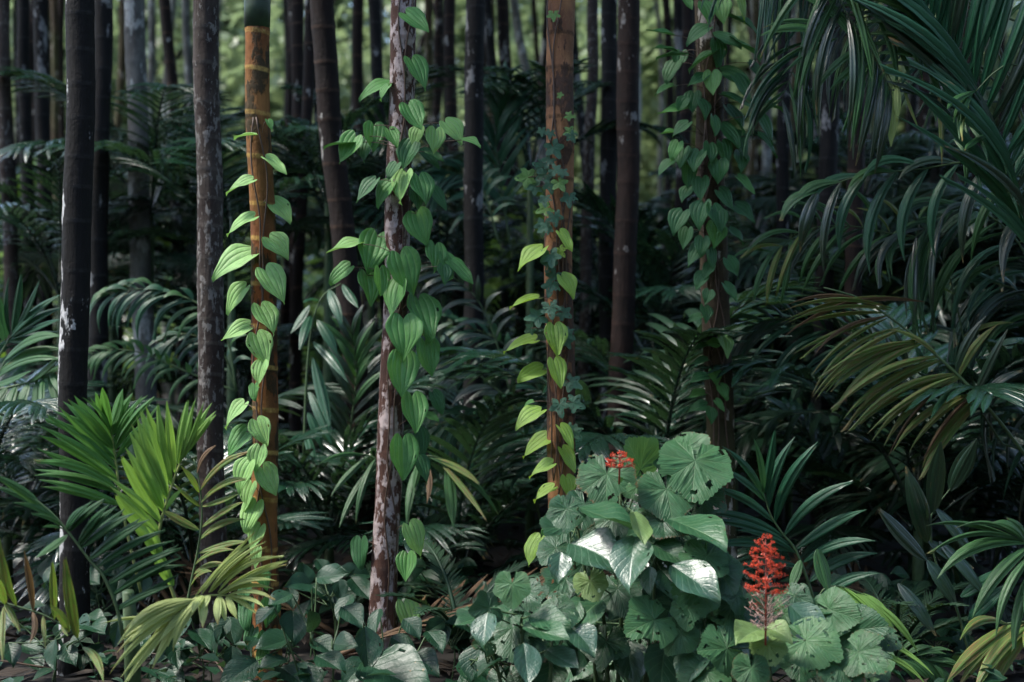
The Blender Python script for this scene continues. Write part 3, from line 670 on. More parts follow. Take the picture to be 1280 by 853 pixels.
manual_frond(lp,[(560,690),(500,520),(478,420),(500,320),(535,215),(556,165)],4.75,[
 (480,350,368,175,44),(490,330,392,100,42),(500,290,412,50,42),(508,260,440,20,40),(515,220,503,5,30),(528,190,566,5,32),(545,190,592,-5,22),(552,180,640,10,28),(556,170,652,46,32),(505,330,548,272,26),(484,370,325,232,26),(478,430,350,290,50),(495,480,430,420,40),(485,400,400,330,40),(520,540,470,440,30),(545,560,460,480,36)],'palm_bright',zA,.007,label='bright yellow-green upright frond',stemmat='stem_yellow',side=.03,dy=.1,fill=True)
manual_frond(lp,[(372,720),(350,620),(310,530),(270,485),(190,380),(130,320),(20,240)],4.6,[
 (190,385,250,322,28),(215,410,318,300,32),(240,440,352,322,38),(255,460,408,342,42),(270,480,452,362,46),(318,530,528,425,32),(335,570,545,450,38),(345,590,562,500,34),(352,640,520,560,30)],'palm_shade',zA,.0075,label='dark shaded frond arching left',side=.02,dy=.05,fill=True)
manual_frond(lp,[(190,380),(130,320),(60,270),(10,235)],4.6,[
 (160,352,-10,238,24),(150,340,-20,262,22),(180,380,38,312,24),(195,395,95,345,24),(230,460,105,480,28),(120,300,-30,225,20),(210,420,130,385,22)],'palm_mid',zA,.004,label='thin leftward frond tip',side=.03)
manual_frond(lp,[(470,760),(510,680),(560,620),(620,594),(690,592),(740,600)],4.65,[
 (590,572,772,398,20),(620,565,805,428,20),(645,560,825,470,18),(655,575,868,487,20),(665,585,862,500,14),(660,588,835,548,20),(680,594,828,604,18),(690,596,772,645,18),
 (622,596,612,690,30),(656,598,658,682,30),(682,598,716,664,26),(600,604,355,740,36),(585,612,372,705,32),(565,625,352,765,30),(590,610,440,700,34),(610,600,478,735,34),(618,598,522,762,34),(565,650,380,853,36),(550,650,330,830,24),(600,580,560,640,30),(625,585,600,650,36),(480,660,305,678,14)],'palm_pale',zA,.006,label='pale yellowing frond drooping at both sides',stemmat='stem_yellow',side=.06,dy=.08,fill=True)
lo=new_palm(20,4.8,'withering frond with brown-tipped leaflets hanging in the bottom left corner')
manual_frond(lo,[(-60,600),(0,612),(60,628),(130,650),(200,690),(245,738),(300,860)],4.7,[
 (55,625,0,418,42),(98,640,72,455,24,'palm_dry'),(168,668,158,490,22),(235,730,195,480,34),(245,738,312,852,26),(95,640,90,735,18,'palm_dry'),(20,620,-8,540,30),(130,655,138,755,14),(205,700,150,620,36),(10,610,60,700,20),(0,640,8,790,20),(180,680,205,716,16)],'palm_rusty',zA,.005,side=.03)
bh=new_palm(250,5.6,'yellowing palm behind the bright left palm, at the foot of the grey-brown mottled trunk')
manual_frond(bh,[(560,640),(580,540),(600,440),(610,340),(600,240),(585,180)],5.5,[
 (600,470,745,430,26),(598,420,740,362,28),(605,380,735,310,30),(606,330,722,285,24),(600,300,742,240,30),(598,270,745,160,30,'palm_rusty'),(590,230,650,140,20,'palm_dry'),(600,330,520,250,26),(595,280,545,200,24),(585,500,710,455,24),(580,520,690,500,24),(590,400,480,330,28),(575,560,640,520,24)],'palm_rusty',zA,.006,side=.05)

# left middle palms
ml=new_palm(-40,6.9,'dark green palm at the left edge, broad leaflets reaching the black trunk')
z1=Z(0,280,3.046)
manual_frond(ml,[(-150,900),(-80,640),(0,500),(40,430)],7.0,[(10,430,0,285,34),(32,420,34,203,30),(55,400,80,193,38),(80,380,152,212,46),(45,425,232,270,50),(45,430,235,320,50),(40,440,232,365,40),(30,450,228,410,50),(-10,430,-60,220,40)],'palm_teal',z1,.01,side=.03)
manual_frond(ml,[(-150,950),(-90,700),(-20,600),(20,520)],6.9,[(10,520,235,430,60),(-10,560,232,478,48),(-20,590,225,515,42),(-40,620,120,560,46)],'palm_mid',z1,.01,side=.04)
manual_frond(ml,[(-160,760),(-40,650),(60,618),(150,592),(232,512)],6.8,[(0,636,-30,800,50),(60,620,8,775,44),(100,608,64,752,44),(138,600,130,742,34),(165,596,165,745,24),(190,580,226,722,34),(205,560,236,660,30),(20,620,-50,740,36),(110,600,230,500,40),(150,590,235,540,40)],'palm_mid',z1,.009,side=.03)
m2=new_palm(215,7.6,'palm with arching frond of drooping shiny leaflets, between the black and grey-brown trunks')
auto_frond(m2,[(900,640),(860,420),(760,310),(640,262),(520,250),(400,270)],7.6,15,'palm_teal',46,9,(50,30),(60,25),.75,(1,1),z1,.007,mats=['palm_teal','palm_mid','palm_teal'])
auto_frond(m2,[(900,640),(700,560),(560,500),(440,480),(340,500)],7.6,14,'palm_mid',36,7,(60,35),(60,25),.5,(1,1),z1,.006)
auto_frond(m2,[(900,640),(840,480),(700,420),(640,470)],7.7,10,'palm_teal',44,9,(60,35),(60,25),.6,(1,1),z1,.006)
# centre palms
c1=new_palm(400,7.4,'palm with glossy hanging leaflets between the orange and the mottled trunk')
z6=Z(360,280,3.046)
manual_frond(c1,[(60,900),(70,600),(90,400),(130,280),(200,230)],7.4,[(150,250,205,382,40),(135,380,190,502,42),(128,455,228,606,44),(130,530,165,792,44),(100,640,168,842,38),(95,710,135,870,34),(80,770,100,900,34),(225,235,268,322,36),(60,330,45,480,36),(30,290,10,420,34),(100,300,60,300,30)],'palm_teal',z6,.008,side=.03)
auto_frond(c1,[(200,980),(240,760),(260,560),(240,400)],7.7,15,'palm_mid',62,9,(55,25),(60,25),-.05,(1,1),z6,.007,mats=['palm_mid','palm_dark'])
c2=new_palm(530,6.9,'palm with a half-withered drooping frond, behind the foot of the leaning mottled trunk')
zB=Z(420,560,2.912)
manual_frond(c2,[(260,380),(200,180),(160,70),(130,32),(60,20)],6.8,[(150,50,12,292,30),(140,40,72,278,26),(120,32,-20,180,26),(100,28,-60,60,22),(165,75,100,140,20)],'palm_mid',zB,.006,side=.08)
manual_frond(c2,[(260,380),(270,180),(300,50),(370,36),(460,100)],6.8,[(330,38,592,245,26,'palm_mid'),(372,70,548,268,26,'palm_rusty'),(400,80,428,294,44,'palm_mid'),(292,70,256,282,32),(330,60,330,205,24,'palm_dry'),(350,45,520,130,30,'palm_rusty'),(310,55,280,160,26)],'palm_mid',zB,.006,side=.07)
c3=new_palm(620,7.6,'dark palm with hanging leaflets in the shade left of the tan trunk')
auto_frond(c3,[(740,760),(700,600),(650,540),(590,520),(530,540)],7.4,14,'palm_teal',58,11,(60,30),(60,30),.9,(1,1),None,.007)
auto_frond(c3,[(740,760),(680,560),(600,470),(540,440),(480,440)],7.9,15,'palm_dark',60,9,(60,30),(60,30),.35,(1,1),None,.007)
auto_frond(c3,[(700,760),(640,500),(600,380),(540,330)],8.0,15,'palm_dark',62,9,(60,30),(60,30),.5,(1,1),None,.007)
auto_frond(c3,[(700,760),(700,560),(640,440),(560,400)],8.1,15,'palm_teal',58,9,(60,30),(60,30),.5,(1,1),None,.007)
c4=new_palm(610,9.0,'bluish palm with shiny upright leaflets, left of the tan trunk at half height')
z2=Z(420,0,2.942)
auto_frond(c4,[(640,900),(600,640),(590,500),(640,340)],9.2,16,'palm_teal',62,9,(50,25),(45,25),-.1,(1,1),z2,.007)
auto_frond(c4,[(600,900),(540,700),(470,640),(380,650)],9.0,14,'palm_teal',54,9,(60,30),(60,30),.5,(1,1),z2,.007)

# right big palm
rp=new_palm(1330,5.9,'tall palm at the right edge with long dark fronds hanging into the picture',name='areca_palm_tree',cat='palm tree')
o3=off(rp); rp['group']='palm trees of the grove'
link('trunk',trunk_mesh(lambda z:Vector((.12,.55,0)),.06,'bark_mossy',.16,18,44,1.75),rp)
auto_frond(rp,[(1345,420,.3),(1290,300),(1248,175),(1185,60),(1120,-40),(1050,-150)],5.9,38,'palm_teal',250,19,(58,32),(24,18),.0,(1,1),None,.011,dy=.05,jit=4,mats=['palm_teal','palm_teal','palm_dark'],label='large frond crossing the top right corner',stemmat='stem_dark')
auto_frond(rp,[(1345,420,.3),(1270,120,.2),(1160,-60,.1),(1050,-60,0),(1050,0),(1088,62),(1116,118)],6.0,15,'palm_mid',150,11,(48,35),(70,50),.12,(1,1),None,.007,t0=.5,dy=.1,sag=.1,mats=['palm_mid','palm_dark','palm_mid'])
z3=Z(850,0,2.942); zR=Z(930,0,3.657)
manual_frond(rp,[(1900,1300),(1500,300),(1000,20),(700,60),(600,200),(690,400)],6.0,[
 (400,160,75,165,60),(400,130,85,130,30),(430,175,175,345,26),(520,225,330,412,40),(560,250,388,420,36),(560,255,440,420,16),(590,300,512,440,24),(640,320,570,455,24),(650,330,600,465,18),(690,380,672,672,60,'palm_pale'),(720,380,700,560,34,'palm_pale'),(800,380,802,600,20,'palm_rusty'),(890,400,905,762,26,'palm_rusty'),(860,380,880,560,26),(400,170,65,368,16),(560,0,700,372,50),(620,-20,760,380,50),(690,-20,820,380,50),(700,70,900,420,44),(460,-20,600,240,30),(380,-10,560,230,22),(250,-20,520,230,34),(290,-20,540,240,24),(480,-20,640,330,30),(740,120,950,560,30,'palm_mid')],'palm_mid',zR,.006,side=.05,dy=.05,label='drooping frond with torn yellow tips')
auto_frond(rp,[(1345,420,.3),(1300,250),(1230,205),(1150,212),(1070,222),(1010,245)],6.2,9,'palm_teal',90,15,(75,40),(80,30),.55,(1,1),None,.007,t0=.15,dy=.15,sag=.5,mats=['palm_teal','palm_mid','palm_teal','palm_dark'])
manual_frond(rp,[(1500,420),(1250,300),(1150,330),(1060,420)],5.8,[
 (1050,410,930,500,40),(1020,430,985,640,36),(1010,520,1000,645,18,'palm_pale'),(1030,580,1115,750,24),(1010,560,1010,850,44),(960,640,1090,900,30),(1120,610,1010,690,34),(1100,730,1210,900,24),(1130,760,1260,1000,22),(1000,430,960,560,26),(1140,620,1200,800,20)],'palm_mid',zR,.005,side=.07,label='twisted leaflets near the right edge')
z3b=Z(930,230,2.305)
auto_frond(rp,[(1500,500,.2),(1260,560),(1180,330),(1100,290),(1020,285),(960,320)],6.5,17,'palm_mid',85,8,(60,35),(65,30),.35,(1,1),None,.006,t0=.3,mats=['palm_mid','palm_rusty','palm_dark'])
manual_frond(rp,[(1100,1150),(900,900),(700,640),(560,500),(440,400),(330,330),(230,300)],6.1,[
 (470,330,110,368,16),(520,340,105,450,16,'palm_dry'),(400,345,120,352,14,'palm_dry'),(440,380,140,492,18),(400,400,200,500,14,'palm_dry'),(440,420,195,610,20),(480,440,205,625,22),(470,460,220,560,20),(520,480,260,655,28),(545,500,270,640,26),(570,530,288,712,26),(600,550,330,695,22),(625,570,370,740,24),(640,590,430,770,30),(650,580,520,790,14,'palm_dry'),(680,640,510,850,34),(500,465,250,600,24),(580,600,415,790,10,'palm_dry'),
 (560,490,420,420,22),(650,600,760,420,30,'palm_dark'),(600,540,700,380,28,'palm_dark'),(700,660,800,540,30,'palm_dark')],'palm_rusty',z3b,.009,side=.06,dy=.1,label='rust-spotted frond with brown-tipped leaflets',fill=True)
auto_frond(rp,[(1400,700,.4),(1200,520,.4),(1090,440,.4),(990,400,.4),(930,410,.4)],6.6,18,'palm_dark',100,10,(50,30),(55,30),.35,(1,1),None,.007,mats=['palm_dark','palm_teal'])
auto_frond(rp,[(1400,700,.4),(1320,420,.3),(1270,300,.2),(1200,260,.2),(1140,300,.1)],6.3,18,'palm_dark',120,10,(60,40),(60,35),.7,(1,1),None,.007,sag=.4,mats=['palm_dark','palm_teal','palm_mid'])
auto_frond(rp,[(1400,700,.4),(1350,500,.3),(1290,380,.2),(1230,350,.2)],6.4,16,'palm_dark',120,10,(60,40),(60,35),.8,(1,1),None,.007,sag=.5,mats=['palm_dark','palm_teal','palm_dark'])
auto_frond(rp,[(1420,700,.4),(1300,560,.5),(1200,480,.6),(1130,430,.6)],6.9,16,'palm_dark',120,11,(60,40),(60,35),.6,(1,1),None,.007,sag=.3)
for rc,n_,L_,mm in [([(1345,420,.3),(1250,60,.3),(1150,-80,.2),(1040,-90,.1),(950,-30)],26,150,['palm_teal','palm_mid']),([(1345,420,.3),(1290,180,.3),(1200,60,.2),(1100,20,.1),(1010,60),(975,130)],24,110,['palm_teal','palm_dark','palm_mid'])]:
    auto_frond(rp,rc,6.3,n_,'palm_teal',L_,7,(58,32),(58,32),.45,(1,1),None,.006,t0=.25,dy=.15,sag=.25,mats=mm,stemmat='stem_dark')
# lower right palms
zE=Z(1080,560,2.91)
r2=new_palm(1300,5.3,'pale green arching frond entering at the lower right edge')
manual_frond(r2,[(760,720),(700,480),(640,380),(580,340)],5.2,[
 (580,345,225,285,22),(570,335,240,385,20),(590,345,265,480,50),(600,370,395,620,46),(610,400,480,695,36),(620,430,545,740,44),(590,320,465,275,40),(600,330,520,258,26),(640,480,600,760,40),(590,345,330,295,20),(630,420,590,640,36)],'palm_mid',zE,.008,side=.09,dy=.12)
manual_frond(r2,[(800,900),(700,720),(600,640),(520,640)],5.5,[(560,640,300,860,50),(580,650,340,880,46),(590,660,400,900,50),(600,680,460,910,44),(520,640,350,700,36),(600,640,640,800,40)],'palm_rusty',zE,.008,side=.08)
r3=new_palm(1170,5.9,'dark broad-leaflet palm in the shade, lower right, left of the pale arching frond')
manual_frond(r3,[(420,900),(330,560),(265,430),(240,270),(290,180),(370,90)],5.8,[
 (205,345,152,70,74),(175,415,55,225,64),(265,240,280,-20,70),(320,165,410,-30,70),(180,415,335,575,56),(125,495,262,685,52),(265,235,410,420,48),(215,325,400,440,50),(240,280,230,200,24),(330,330,440,540,50),(400,540,500,440,50,'palm_teal'),(430,600,520,500,60,'palm_teal')],'palm_dark',zE,.006,side=.03,dy=.08)
# centre-right palm
cr=new_palm(1000,5.4,'palm with shiny pleated leaflets behind the red flower spike, lower right')
zC=Z(850,560,2.912)
manual_frond(cr,[(560,760),(500,590),(430,390),(370,310),(330,245),(305,165)],5.4,[
 (300,190,150,75,38),(306,200,152,-5,34),(305,165,268,-35,32),(312,170,345,-60,34),(322,215,420,-40,38),(345,270,500,-15,44),(385,315,625,125,46),(430,360,680,226,46),(460,400,712,340,44),(475,470,720,385,46),(490,560,725,458,50),
 (340,270,98,145,40),(365,320,50,238,40),(395,365,60,268,34),(400,390,92,368,42),(430,450,125,492,34),(420,400,200,300,26)],'palm_teal',zC,.007,side=.05,dy=.12,label='shiny pleated frond fanning upward',stemmat='stem_green')
manual_frond(cr,[(540,760),(500,600),(520,520),(580,505),(680,540)],5.15,[(570,508,688,618,46),(640,535,782,685,46),(690,570,868,752,30),(600,510,770,720,20),(660,680,925,830,24),(680,740,900,870,24),(500,370,545,535,60,'palm_mid'),(440,410,400,520,36,'palm_mid')],'palm_bright',zC,.005,side=.07,dy=.06,label='lighter curling frond')
auto_frond(cr,[(500,800),(700,780),(850,760),(950,800)],5.6,12,'palm_mid',50,8,(60,30),(60,30),.3,(1,1),zC,.005)

# ------------------------------------------------------------------ climbing vines
def vine(key, Y, label, leaves, stem_x, ytop=-30, ybot=860, name='climbing_vine', kind='heart', smat='stem_brown', front=.03, runs=None):
    tree,cx,r=TREES[key]; t=thing(name,label,'vine',(tree.location.x,tree.location.y,0),'vines climbing the trunks'); o3=off(t); TY=tree.location.y
    mb=MB(); z0=P(0,ybot,TY).z; z1=P(0,ytop,TY).z
    for (phase,amp) in (runs or ((0,.5),(2.1,.3))):
        pts=[]
        n=60
        for i in range(n+1):
            z=z0+(z1-z0)*i/n; th=-PI/2+stem_x+amp*math.sin(z*4+phase)+.15*math.sin(z*13+phase)
            pts.append(Vector((cx(z)+math.cos(th)*(r*1.05+.004),TY+math.sin(th)*(r*1.05+.004),z))-o3)
        mb.tube(pts,.0035,5)
    for L in leaves:
        px,py,l,w,ang,mat=L[:6]; kd=L[6] if len(L)>6 else kind
        z=P(0,py,TY).z; x=(px-640)/F*TY; dxx=x-cx(z)
        yy=TY-r-front-random.uniform(0,.07)- (.02 if abs(dxx)<r else 0)
        if abs(dxx)>r*1.5: yy=TY-r*.6-random.uniform(-.04,.12)
        k_=random.uniform(.80,1.04); org=screen_leaf(t,px,py,yy,l*k_,w*k_,ang,kd,mat,origin='centre' if kd in('heart','narrow','ovate') else 'fan')
        th=-PI/2+stem_x+(.35 if dxx>0 else -.35)
        zz=org.z-.01-random.uniform(0,.04); a=Vector((cx(zz)+math.cos(th)*(r*1.04),TY+math.sin(th)*(r*1.04),zz)); mid_=(a+org)*.5+Vector((0,-.012,.012))
        mb.tube(crom([a-o3,mid_-o3,org-o3],6),.0016,4)
    link('stem',mb.mesh('stem',MATS[smat]),t)
    return t
VL,VM,VD,VY='vine_light','vine_mid','vine_dark','vine_yellow'
vine('orange',5.6,'pepper vine with pale green heart leaves in two neat rows on the orange ringed trunk',[
 (305,170,28,12,175,VL),(338,157,16,10,60,VM),(346,208,36,18,35,VL),(298,233,38,22,155,VL),(352,263,42,26,40,VL),(299,281,44,24,152,VL),(349,310,42,34,42,VL),(288,330,54,34,153,VL),(345,357,46,34,52,VL),(293,375,44,30,132,VL),(334,402,42,30,62,VL),(294,417,40,26,152,VL),(328,438,42,31,66,VL),(325,469,30,25,100,VL),(318,492,22,12,90,VM),(292,520,44,28,130,VL),(328,542,36,27,62,VL),(294,555,44,30,132,VM),(322,577,34,25,100,VL),(337,603,40,27,60,VL),(303,597,40,25,115,VL),(310,623,36,25,105,VL),(313,648,38,25,110,VL),(319,674,34,25,112,VL),(321,700,30,22,100,VL),(330,727,26,17,60,VM),(336,768,36,16,90,VD),(309,770,36,18,95,VD),(313,800,30,20,110,VD),(334,806,34,20,80,VD),(328,826,24,18,100,VM),(305,745,30,18,110,VD)],.0,ytop=150)
vine('mottled',6.0,'pepper vine with large dark-green heart leaves on the leaning mottled trunk',[
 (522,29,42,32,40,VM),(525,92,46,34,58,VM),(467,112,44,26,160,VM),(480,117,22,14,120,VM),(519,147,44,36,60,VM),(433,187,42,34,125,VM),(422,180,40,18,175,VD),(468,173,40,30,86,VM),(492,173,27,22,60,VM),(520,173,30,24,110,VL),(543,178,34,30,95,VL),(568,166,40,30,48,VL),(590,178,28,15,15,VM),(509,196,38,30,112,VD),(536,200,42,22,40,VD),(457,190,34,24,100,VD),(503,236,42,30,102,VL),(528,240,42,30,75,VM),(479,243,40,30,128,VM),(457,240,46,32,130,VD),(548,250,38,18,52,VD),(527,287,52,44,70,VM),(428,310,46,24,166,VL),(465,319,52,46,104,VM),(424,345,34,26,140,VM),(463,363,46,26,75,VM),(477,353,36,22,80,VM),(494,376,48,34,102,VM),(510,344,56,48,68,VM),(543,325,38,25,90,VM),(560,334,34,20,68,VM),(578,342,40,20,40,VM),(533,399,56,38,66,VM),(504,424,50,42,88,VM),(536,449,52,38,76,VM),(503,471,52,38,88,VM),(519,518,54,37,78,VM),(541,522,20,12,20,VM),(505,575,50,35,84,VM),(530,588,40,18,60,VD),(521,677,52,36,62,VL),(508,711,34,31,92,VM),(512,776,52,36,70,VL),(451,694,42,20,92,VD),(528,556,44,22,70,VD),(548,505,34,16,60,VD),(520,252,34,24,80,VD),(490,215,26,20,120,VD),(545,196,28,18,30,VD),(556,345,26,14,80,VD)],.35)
i2=lambda x,y:(420+x/2.942,y/2.942); i5=lambda x,y:(420+x/2.942,280+y/2.942)
ivs=[]
for x,y,s,a,m in [(800,62,18,90,'ivy_light'),(827,352,12,0,'ivy_light'),(862,428,16,10,'ivy_light'),(757,488,14,90,'ivy_dark'),(787,497,18,100,'ivy_dark'),(865,487,22,10,'ivy_light'),(868,508,18,60,'ivy_dark'),(807,555,30,60,'ivy_dark'),(745,612,26,200,'ivy_dark'),(760,650,28,150,'ivy_dark'),(722,690,28,170,'ivy_dark'),(790,690,24,80,'ivy_dark'),(826,682,26,60,'ivy_light'),(762,772,24,160,'ivy_light'),(768,742,22,90,'ivy_dark'),(858,738,28,90,'ivy_dark'),(805,808,26,80,'ivy_dark'),(762,840,26,100,'ivy_dark'),(690,655,32,175,'ivy_light'),(812,630,22,30,'ivy_dark'),(780,600,20,120,'ivy_dark'),(840,640,18,20,'ivy_dark')]:
    px,py=i2(x,y); ivs.append((px,py,s*1.25,s*1.2,a,m,'ivy'))
for x,y,s,a,m in [(790,130,30,80,'ivy_dark'),(830,105,18,60,'vine_yellow'),(790,240,28,110,'ivy_dark'),(730,345,30,170,'ivy_dark'),(845,335,26,30,'ivy_dark'),(790,320,26,80,'ivy_dark'),(860,410,24,40,'ivy_dark'),(875,590,30,30,'ivy_dark'),(825,680,34,80,'ivy_dark'),(885,665,30,20,'ivy_dark'),(885,775,26,50,'ivy_dark'),(765,20,24,160,'ivy_dark'),(800,200,22,120,'ivy_dark'),(710,390,20,150,'ivy_dark'),(850,440,20,60,'ivy_dark'),(860,760,20,60,'ivy_dark'),(780,150,24,200,'ivy_dark')]:
    px,py=i5(x,y); ivs.append((px,py,s*1.25,s*1.2,a,m,'ivy'))
vine('tan',5.9,'small dark ivy with lobed leaves climbing the tan trunk',ivs,-.3,front=.01,name='ivy_vine',kind='ivy',ybot=600)
vine('tan',5.9,'pepper vine with bright yellow-green leaves in two rows on the tan trunk',[
 (708,303,36,22,55,VY),(662,325,42,22,140,VY),(711,359,38,24,55,VY),(654,377,44,20,170,VY),(696,426,40,33,80,VY),(648,431,50,26,167,VY),(697,469,40,30,75,VY),(662,469,34,20,158,VY),(659,523,40,20,155,VY),(711,549,40,22,52,VY),(668,558,42,23,150,VY),(675,588,36,18,155,VY),(679,618,34,19,150,VY),(711,577,34,21,60,VY),(710,610,30,23,78,VY),(667,690,42,20,120,VY),(684,672,24,20,100,VM),(660,505,14,8,160,VM),(700,640,26,16,70,VM),(690,660,26,14,100,VY)],.15,ytop=250,ybot=760)
vl=[]
for x,y,l,w,a,m in [(30,10,80,60,60,VM),(100,50,100,80,70,VM),(155,45,90,80,80,VL),(228,30,110,60,62,VY),(60,130,110,60,150,VD),(240,85,130,50,25,VD),(0,225,80,70,100,VM),(75,225,120,60,150,VD),(120,310,85,80,88,VL),(210,285,120,80,20,VM),(250,185,120,50,35,VD),(48,378,75,60,100,VM),(5,390,60,50,120,VM),(88,405,90,60,70,VD),(130,465,90,55,80,VM),(205,445,130,90,60,VD),(330,395,150,70,12,VM),(320,475,120,70,55,VD),(215,375,120,70,25,VD),(140,635,105,85,95,VM),(60,595,100,70,110,VD),(225,600,90,60,85,VD),(245,685,105,65,45,VM),(175,738,100,75,48,VM),(78,700,95,65,95,VD),(242,785,105,60,38,VM),(75,795,105,75,108,VM),(30,650,100,60,90,VD),(170,570,100,70,70,VD),(5,585,80,50,110,VD),(110,570,90,60,90,VD),(330,535,110,50,40,VD),(230,540,110,60,60,VD),(-40,205,110,50,175,VM),(-35,270,90,60,120,VM),(-60,330,90,40,160,VD),(-30,410,110,60,170,VM),(-40,490,90,40,175,VM),(-20,560,90,60,115,VM),(-60,180,90,40,190,VD),(-80,120,110,50,190,VD),(280,260,90,50,50,VD),(180,150,120,70,20,VD),(60,300,80,50,150,VD),(0,480,90,60,140,VD),(-60,620,90,50,140,VD),(140,200,110,80,80,VD),(230,330,120,70,60,VD),(190,500,110,70,50,VD),(20,720,80,60,120,VD),(130,810,110,80,80,VD),(-10,820,90,60,120,VD)]:
    px,py=850+x/2.942,y/2.942; vl.append((px,py,l/2.942*1.12,w/2.942*1.12,a,m))
for x,y,l,w,a,m in [(130,45,105,80,90,VM),(210,50,95,60,50,VM),(20,60,100,65,105,VD),(55,120,95,70,130,VM),(115,130,80,50,80,VM),(195,168,95,70,60,VM),(70,215,85,70,120,VM),(188,250,85,60,50,VM),(100,272,60,50,110,VM),(95,335,75,55,80,VM),(52,350,60,40,160,VM),(45,420,75,40,168,VM),(115,442,55,45,180,VM),(170,455,90,60,75,VL),(75,455,60,35,165,VM),(68,510,75,45,165,VM),(68,572,75,45,170,VM),(130,568,60,45,72,VM),(60,630,70,45,170,VM),(163,622,60,40,60,VM),(62,680,75,50,165,VD),(148,672,55,40,50,VM),(115,710,55,40,80,VM),(150,-5,95,75,80,VD),(80,90,80,60,100,VD),(100,180,80,55,120,VD)]:
    px,py=850+x/2.942,280+y/2.942; vl.append((px,py,l/2.942*1.12,w/2.942*1.12,a,m))
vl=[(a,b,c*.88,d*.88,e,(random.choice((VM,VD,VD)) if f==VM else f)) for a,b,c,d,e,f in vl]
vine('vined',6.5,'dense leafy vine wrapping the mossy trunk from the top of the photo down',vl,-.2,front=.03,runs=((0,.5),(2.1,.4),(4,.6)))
# ------------------------------------------------------------------ pagoda-flower bushes and low plants
def bush(px,Y,label,leaves,roots,name='flowering_bush',cat='bush',petmat='stem_green',stemw=.009,group=None):
    p=P(px,427,Y); t=thing(name,label,cat,(p.x,Y,0),group); o3=off(t); mb=MB()
    hubs=[P(x,y,Y+dy) for x,y,dy in roots]
    for h in hubs:
        g=Vector((p.x+(h.x-p.x)*.35+random.uniform(-.03,.03),h.y+.05,0)); mb.tube(crom([g-o3+Vector((0,0,-.03)),(g*.45+h*.55)-o3+Vector((.015,0,0)),h-o3],8),[stemw*(1-.05*i) for i in range(9)],7)
    for L in leaves:
        x,y,l,w,a,m,kd=L[:7]
        if kd=='heart':
            kd='ovate'; m={GR:'bush_green_p',G:'bush_grey_p',YL:'bush_yellow_p',GL:'bush_glossy',SG:SG}.get(m,m); l*=1.08; w=min(w*1.1,l*.8)
        elif m==SG or m==GL: m=GR
        dy=L[7] if len(L)>7 else random.uniform(-.15,.1); yy=Y+dy
        if kd=='fan' and random.random()<.7: kd='angled'
        tl=L[8] if len(L)>8 else random.uniform(.45,1.25)
        l*=.93; w*=.93
        org=screen_leaf(t,x,y,yy,l,w,a,kd,m,tilt=tl,origin='centre' if kd in('heart','narrow','ovate') else 'fan')
        h=min(hubs,key=lambda q:(q-org).length+ (0 if q.z<org.z+.1 else .3))
        s=h.lerp(Vector((h.x,h.y,0)),random.uniform(0,.25))
        mb.tube(crom([s-o3,(s+org)*.5-o3+Vector((0,.03,-.01)),org-o3],6),[.003]*7,5)
    link('stem',mb.mesh('stem',MATS[petmat]),t); return t
SG='shade_glossy'
G,GR,YL,GL='bush_grey','bush_green','bush_yellow','bush_glossy'
b1=[(868,592,88,92,100,G,'fan',.1),(797,577,78,80,250,G,'fan',.18),(758,606,78,92,95,G,'fan',.0),(836,625,76,86,80,G,'fan',.05),(708,646,52,80,95,GR,'fan',-.05),(762,650,84,44,18,GR,'heart',-.12),(872,660,74,36,8,GR,'heart',-.1),(743,692,66,48,15,GL,'heart',-.15),(790,702,60,46,105,GL,'heart',-.25),(700,709,36,30,95,GL,'heart',-.2),(812,727,34,20,95,GL,'heart',-.25),(739,735,44,62,80,YL,'fan',-.1),(808,780,70,112,165,G,'fan',-.3),(729,770,60,36,150,GR,'heart',-.1),(700,730,56,44,150,GR,'lobed',0),(800,660,40,22,70,YL,'heart',-.2),(836,690,50,30,20,GR,'heart',-.05),(850,735,60,44,40,GL,'heart',-.05),(770,655,46,40,60,GR,'fan',.05),(820,655,56,40,120,G,'fan',.05),(730,640,50,50,100,GR,'fan',.1),(775,745,50,44,70,GR,'fan',.0),(840,700,60,60,60,GR,'fan',.1),(832,840,60,40,95,GR,'heart',-.1),(755,812,60,44,110,GR,'lobed',0),(790,830,56,44,80,GL,'heart',.05),(885,625,60,50,30,GR,'fan',.15),(690,690,40,34,140,GR,'fan',.1),(775,700,60,60,100,GR,'fan',.15),(812,765,60,50,60,GR,'fan',.1),(838,655,60,40,20,GR,'fan',.0),(712,760,50,40,100,GR,'fan',.1),(745,665,50,44,110,GR,'fan',.15),(860,700,60,40,30,GR,'heart',.1),(740,600,44,50,200,GR,'fan',.2),(862,571,70,60,20,G,'fan',.2),(800,615,40,46,60,G,'fan',.08)]
for i in range(34): b1.append((random.uniform(690,880),random.uniform(650,860),random.uniform(44,72),random.uniform(36,60),random.uniform(40,140),random.choice([GR,GR,G,GL]),random.choice(['fan','fan','heart']),random.uniform(.18,.5)))
bush(780,5.1,'large bush of broad grey-green leaves topped by a small red flower head',b1,[(775,610,.1),(740,680,.1),(820,680,.1),(850,640,.2),(800,750,.1),(720,650,.1)])
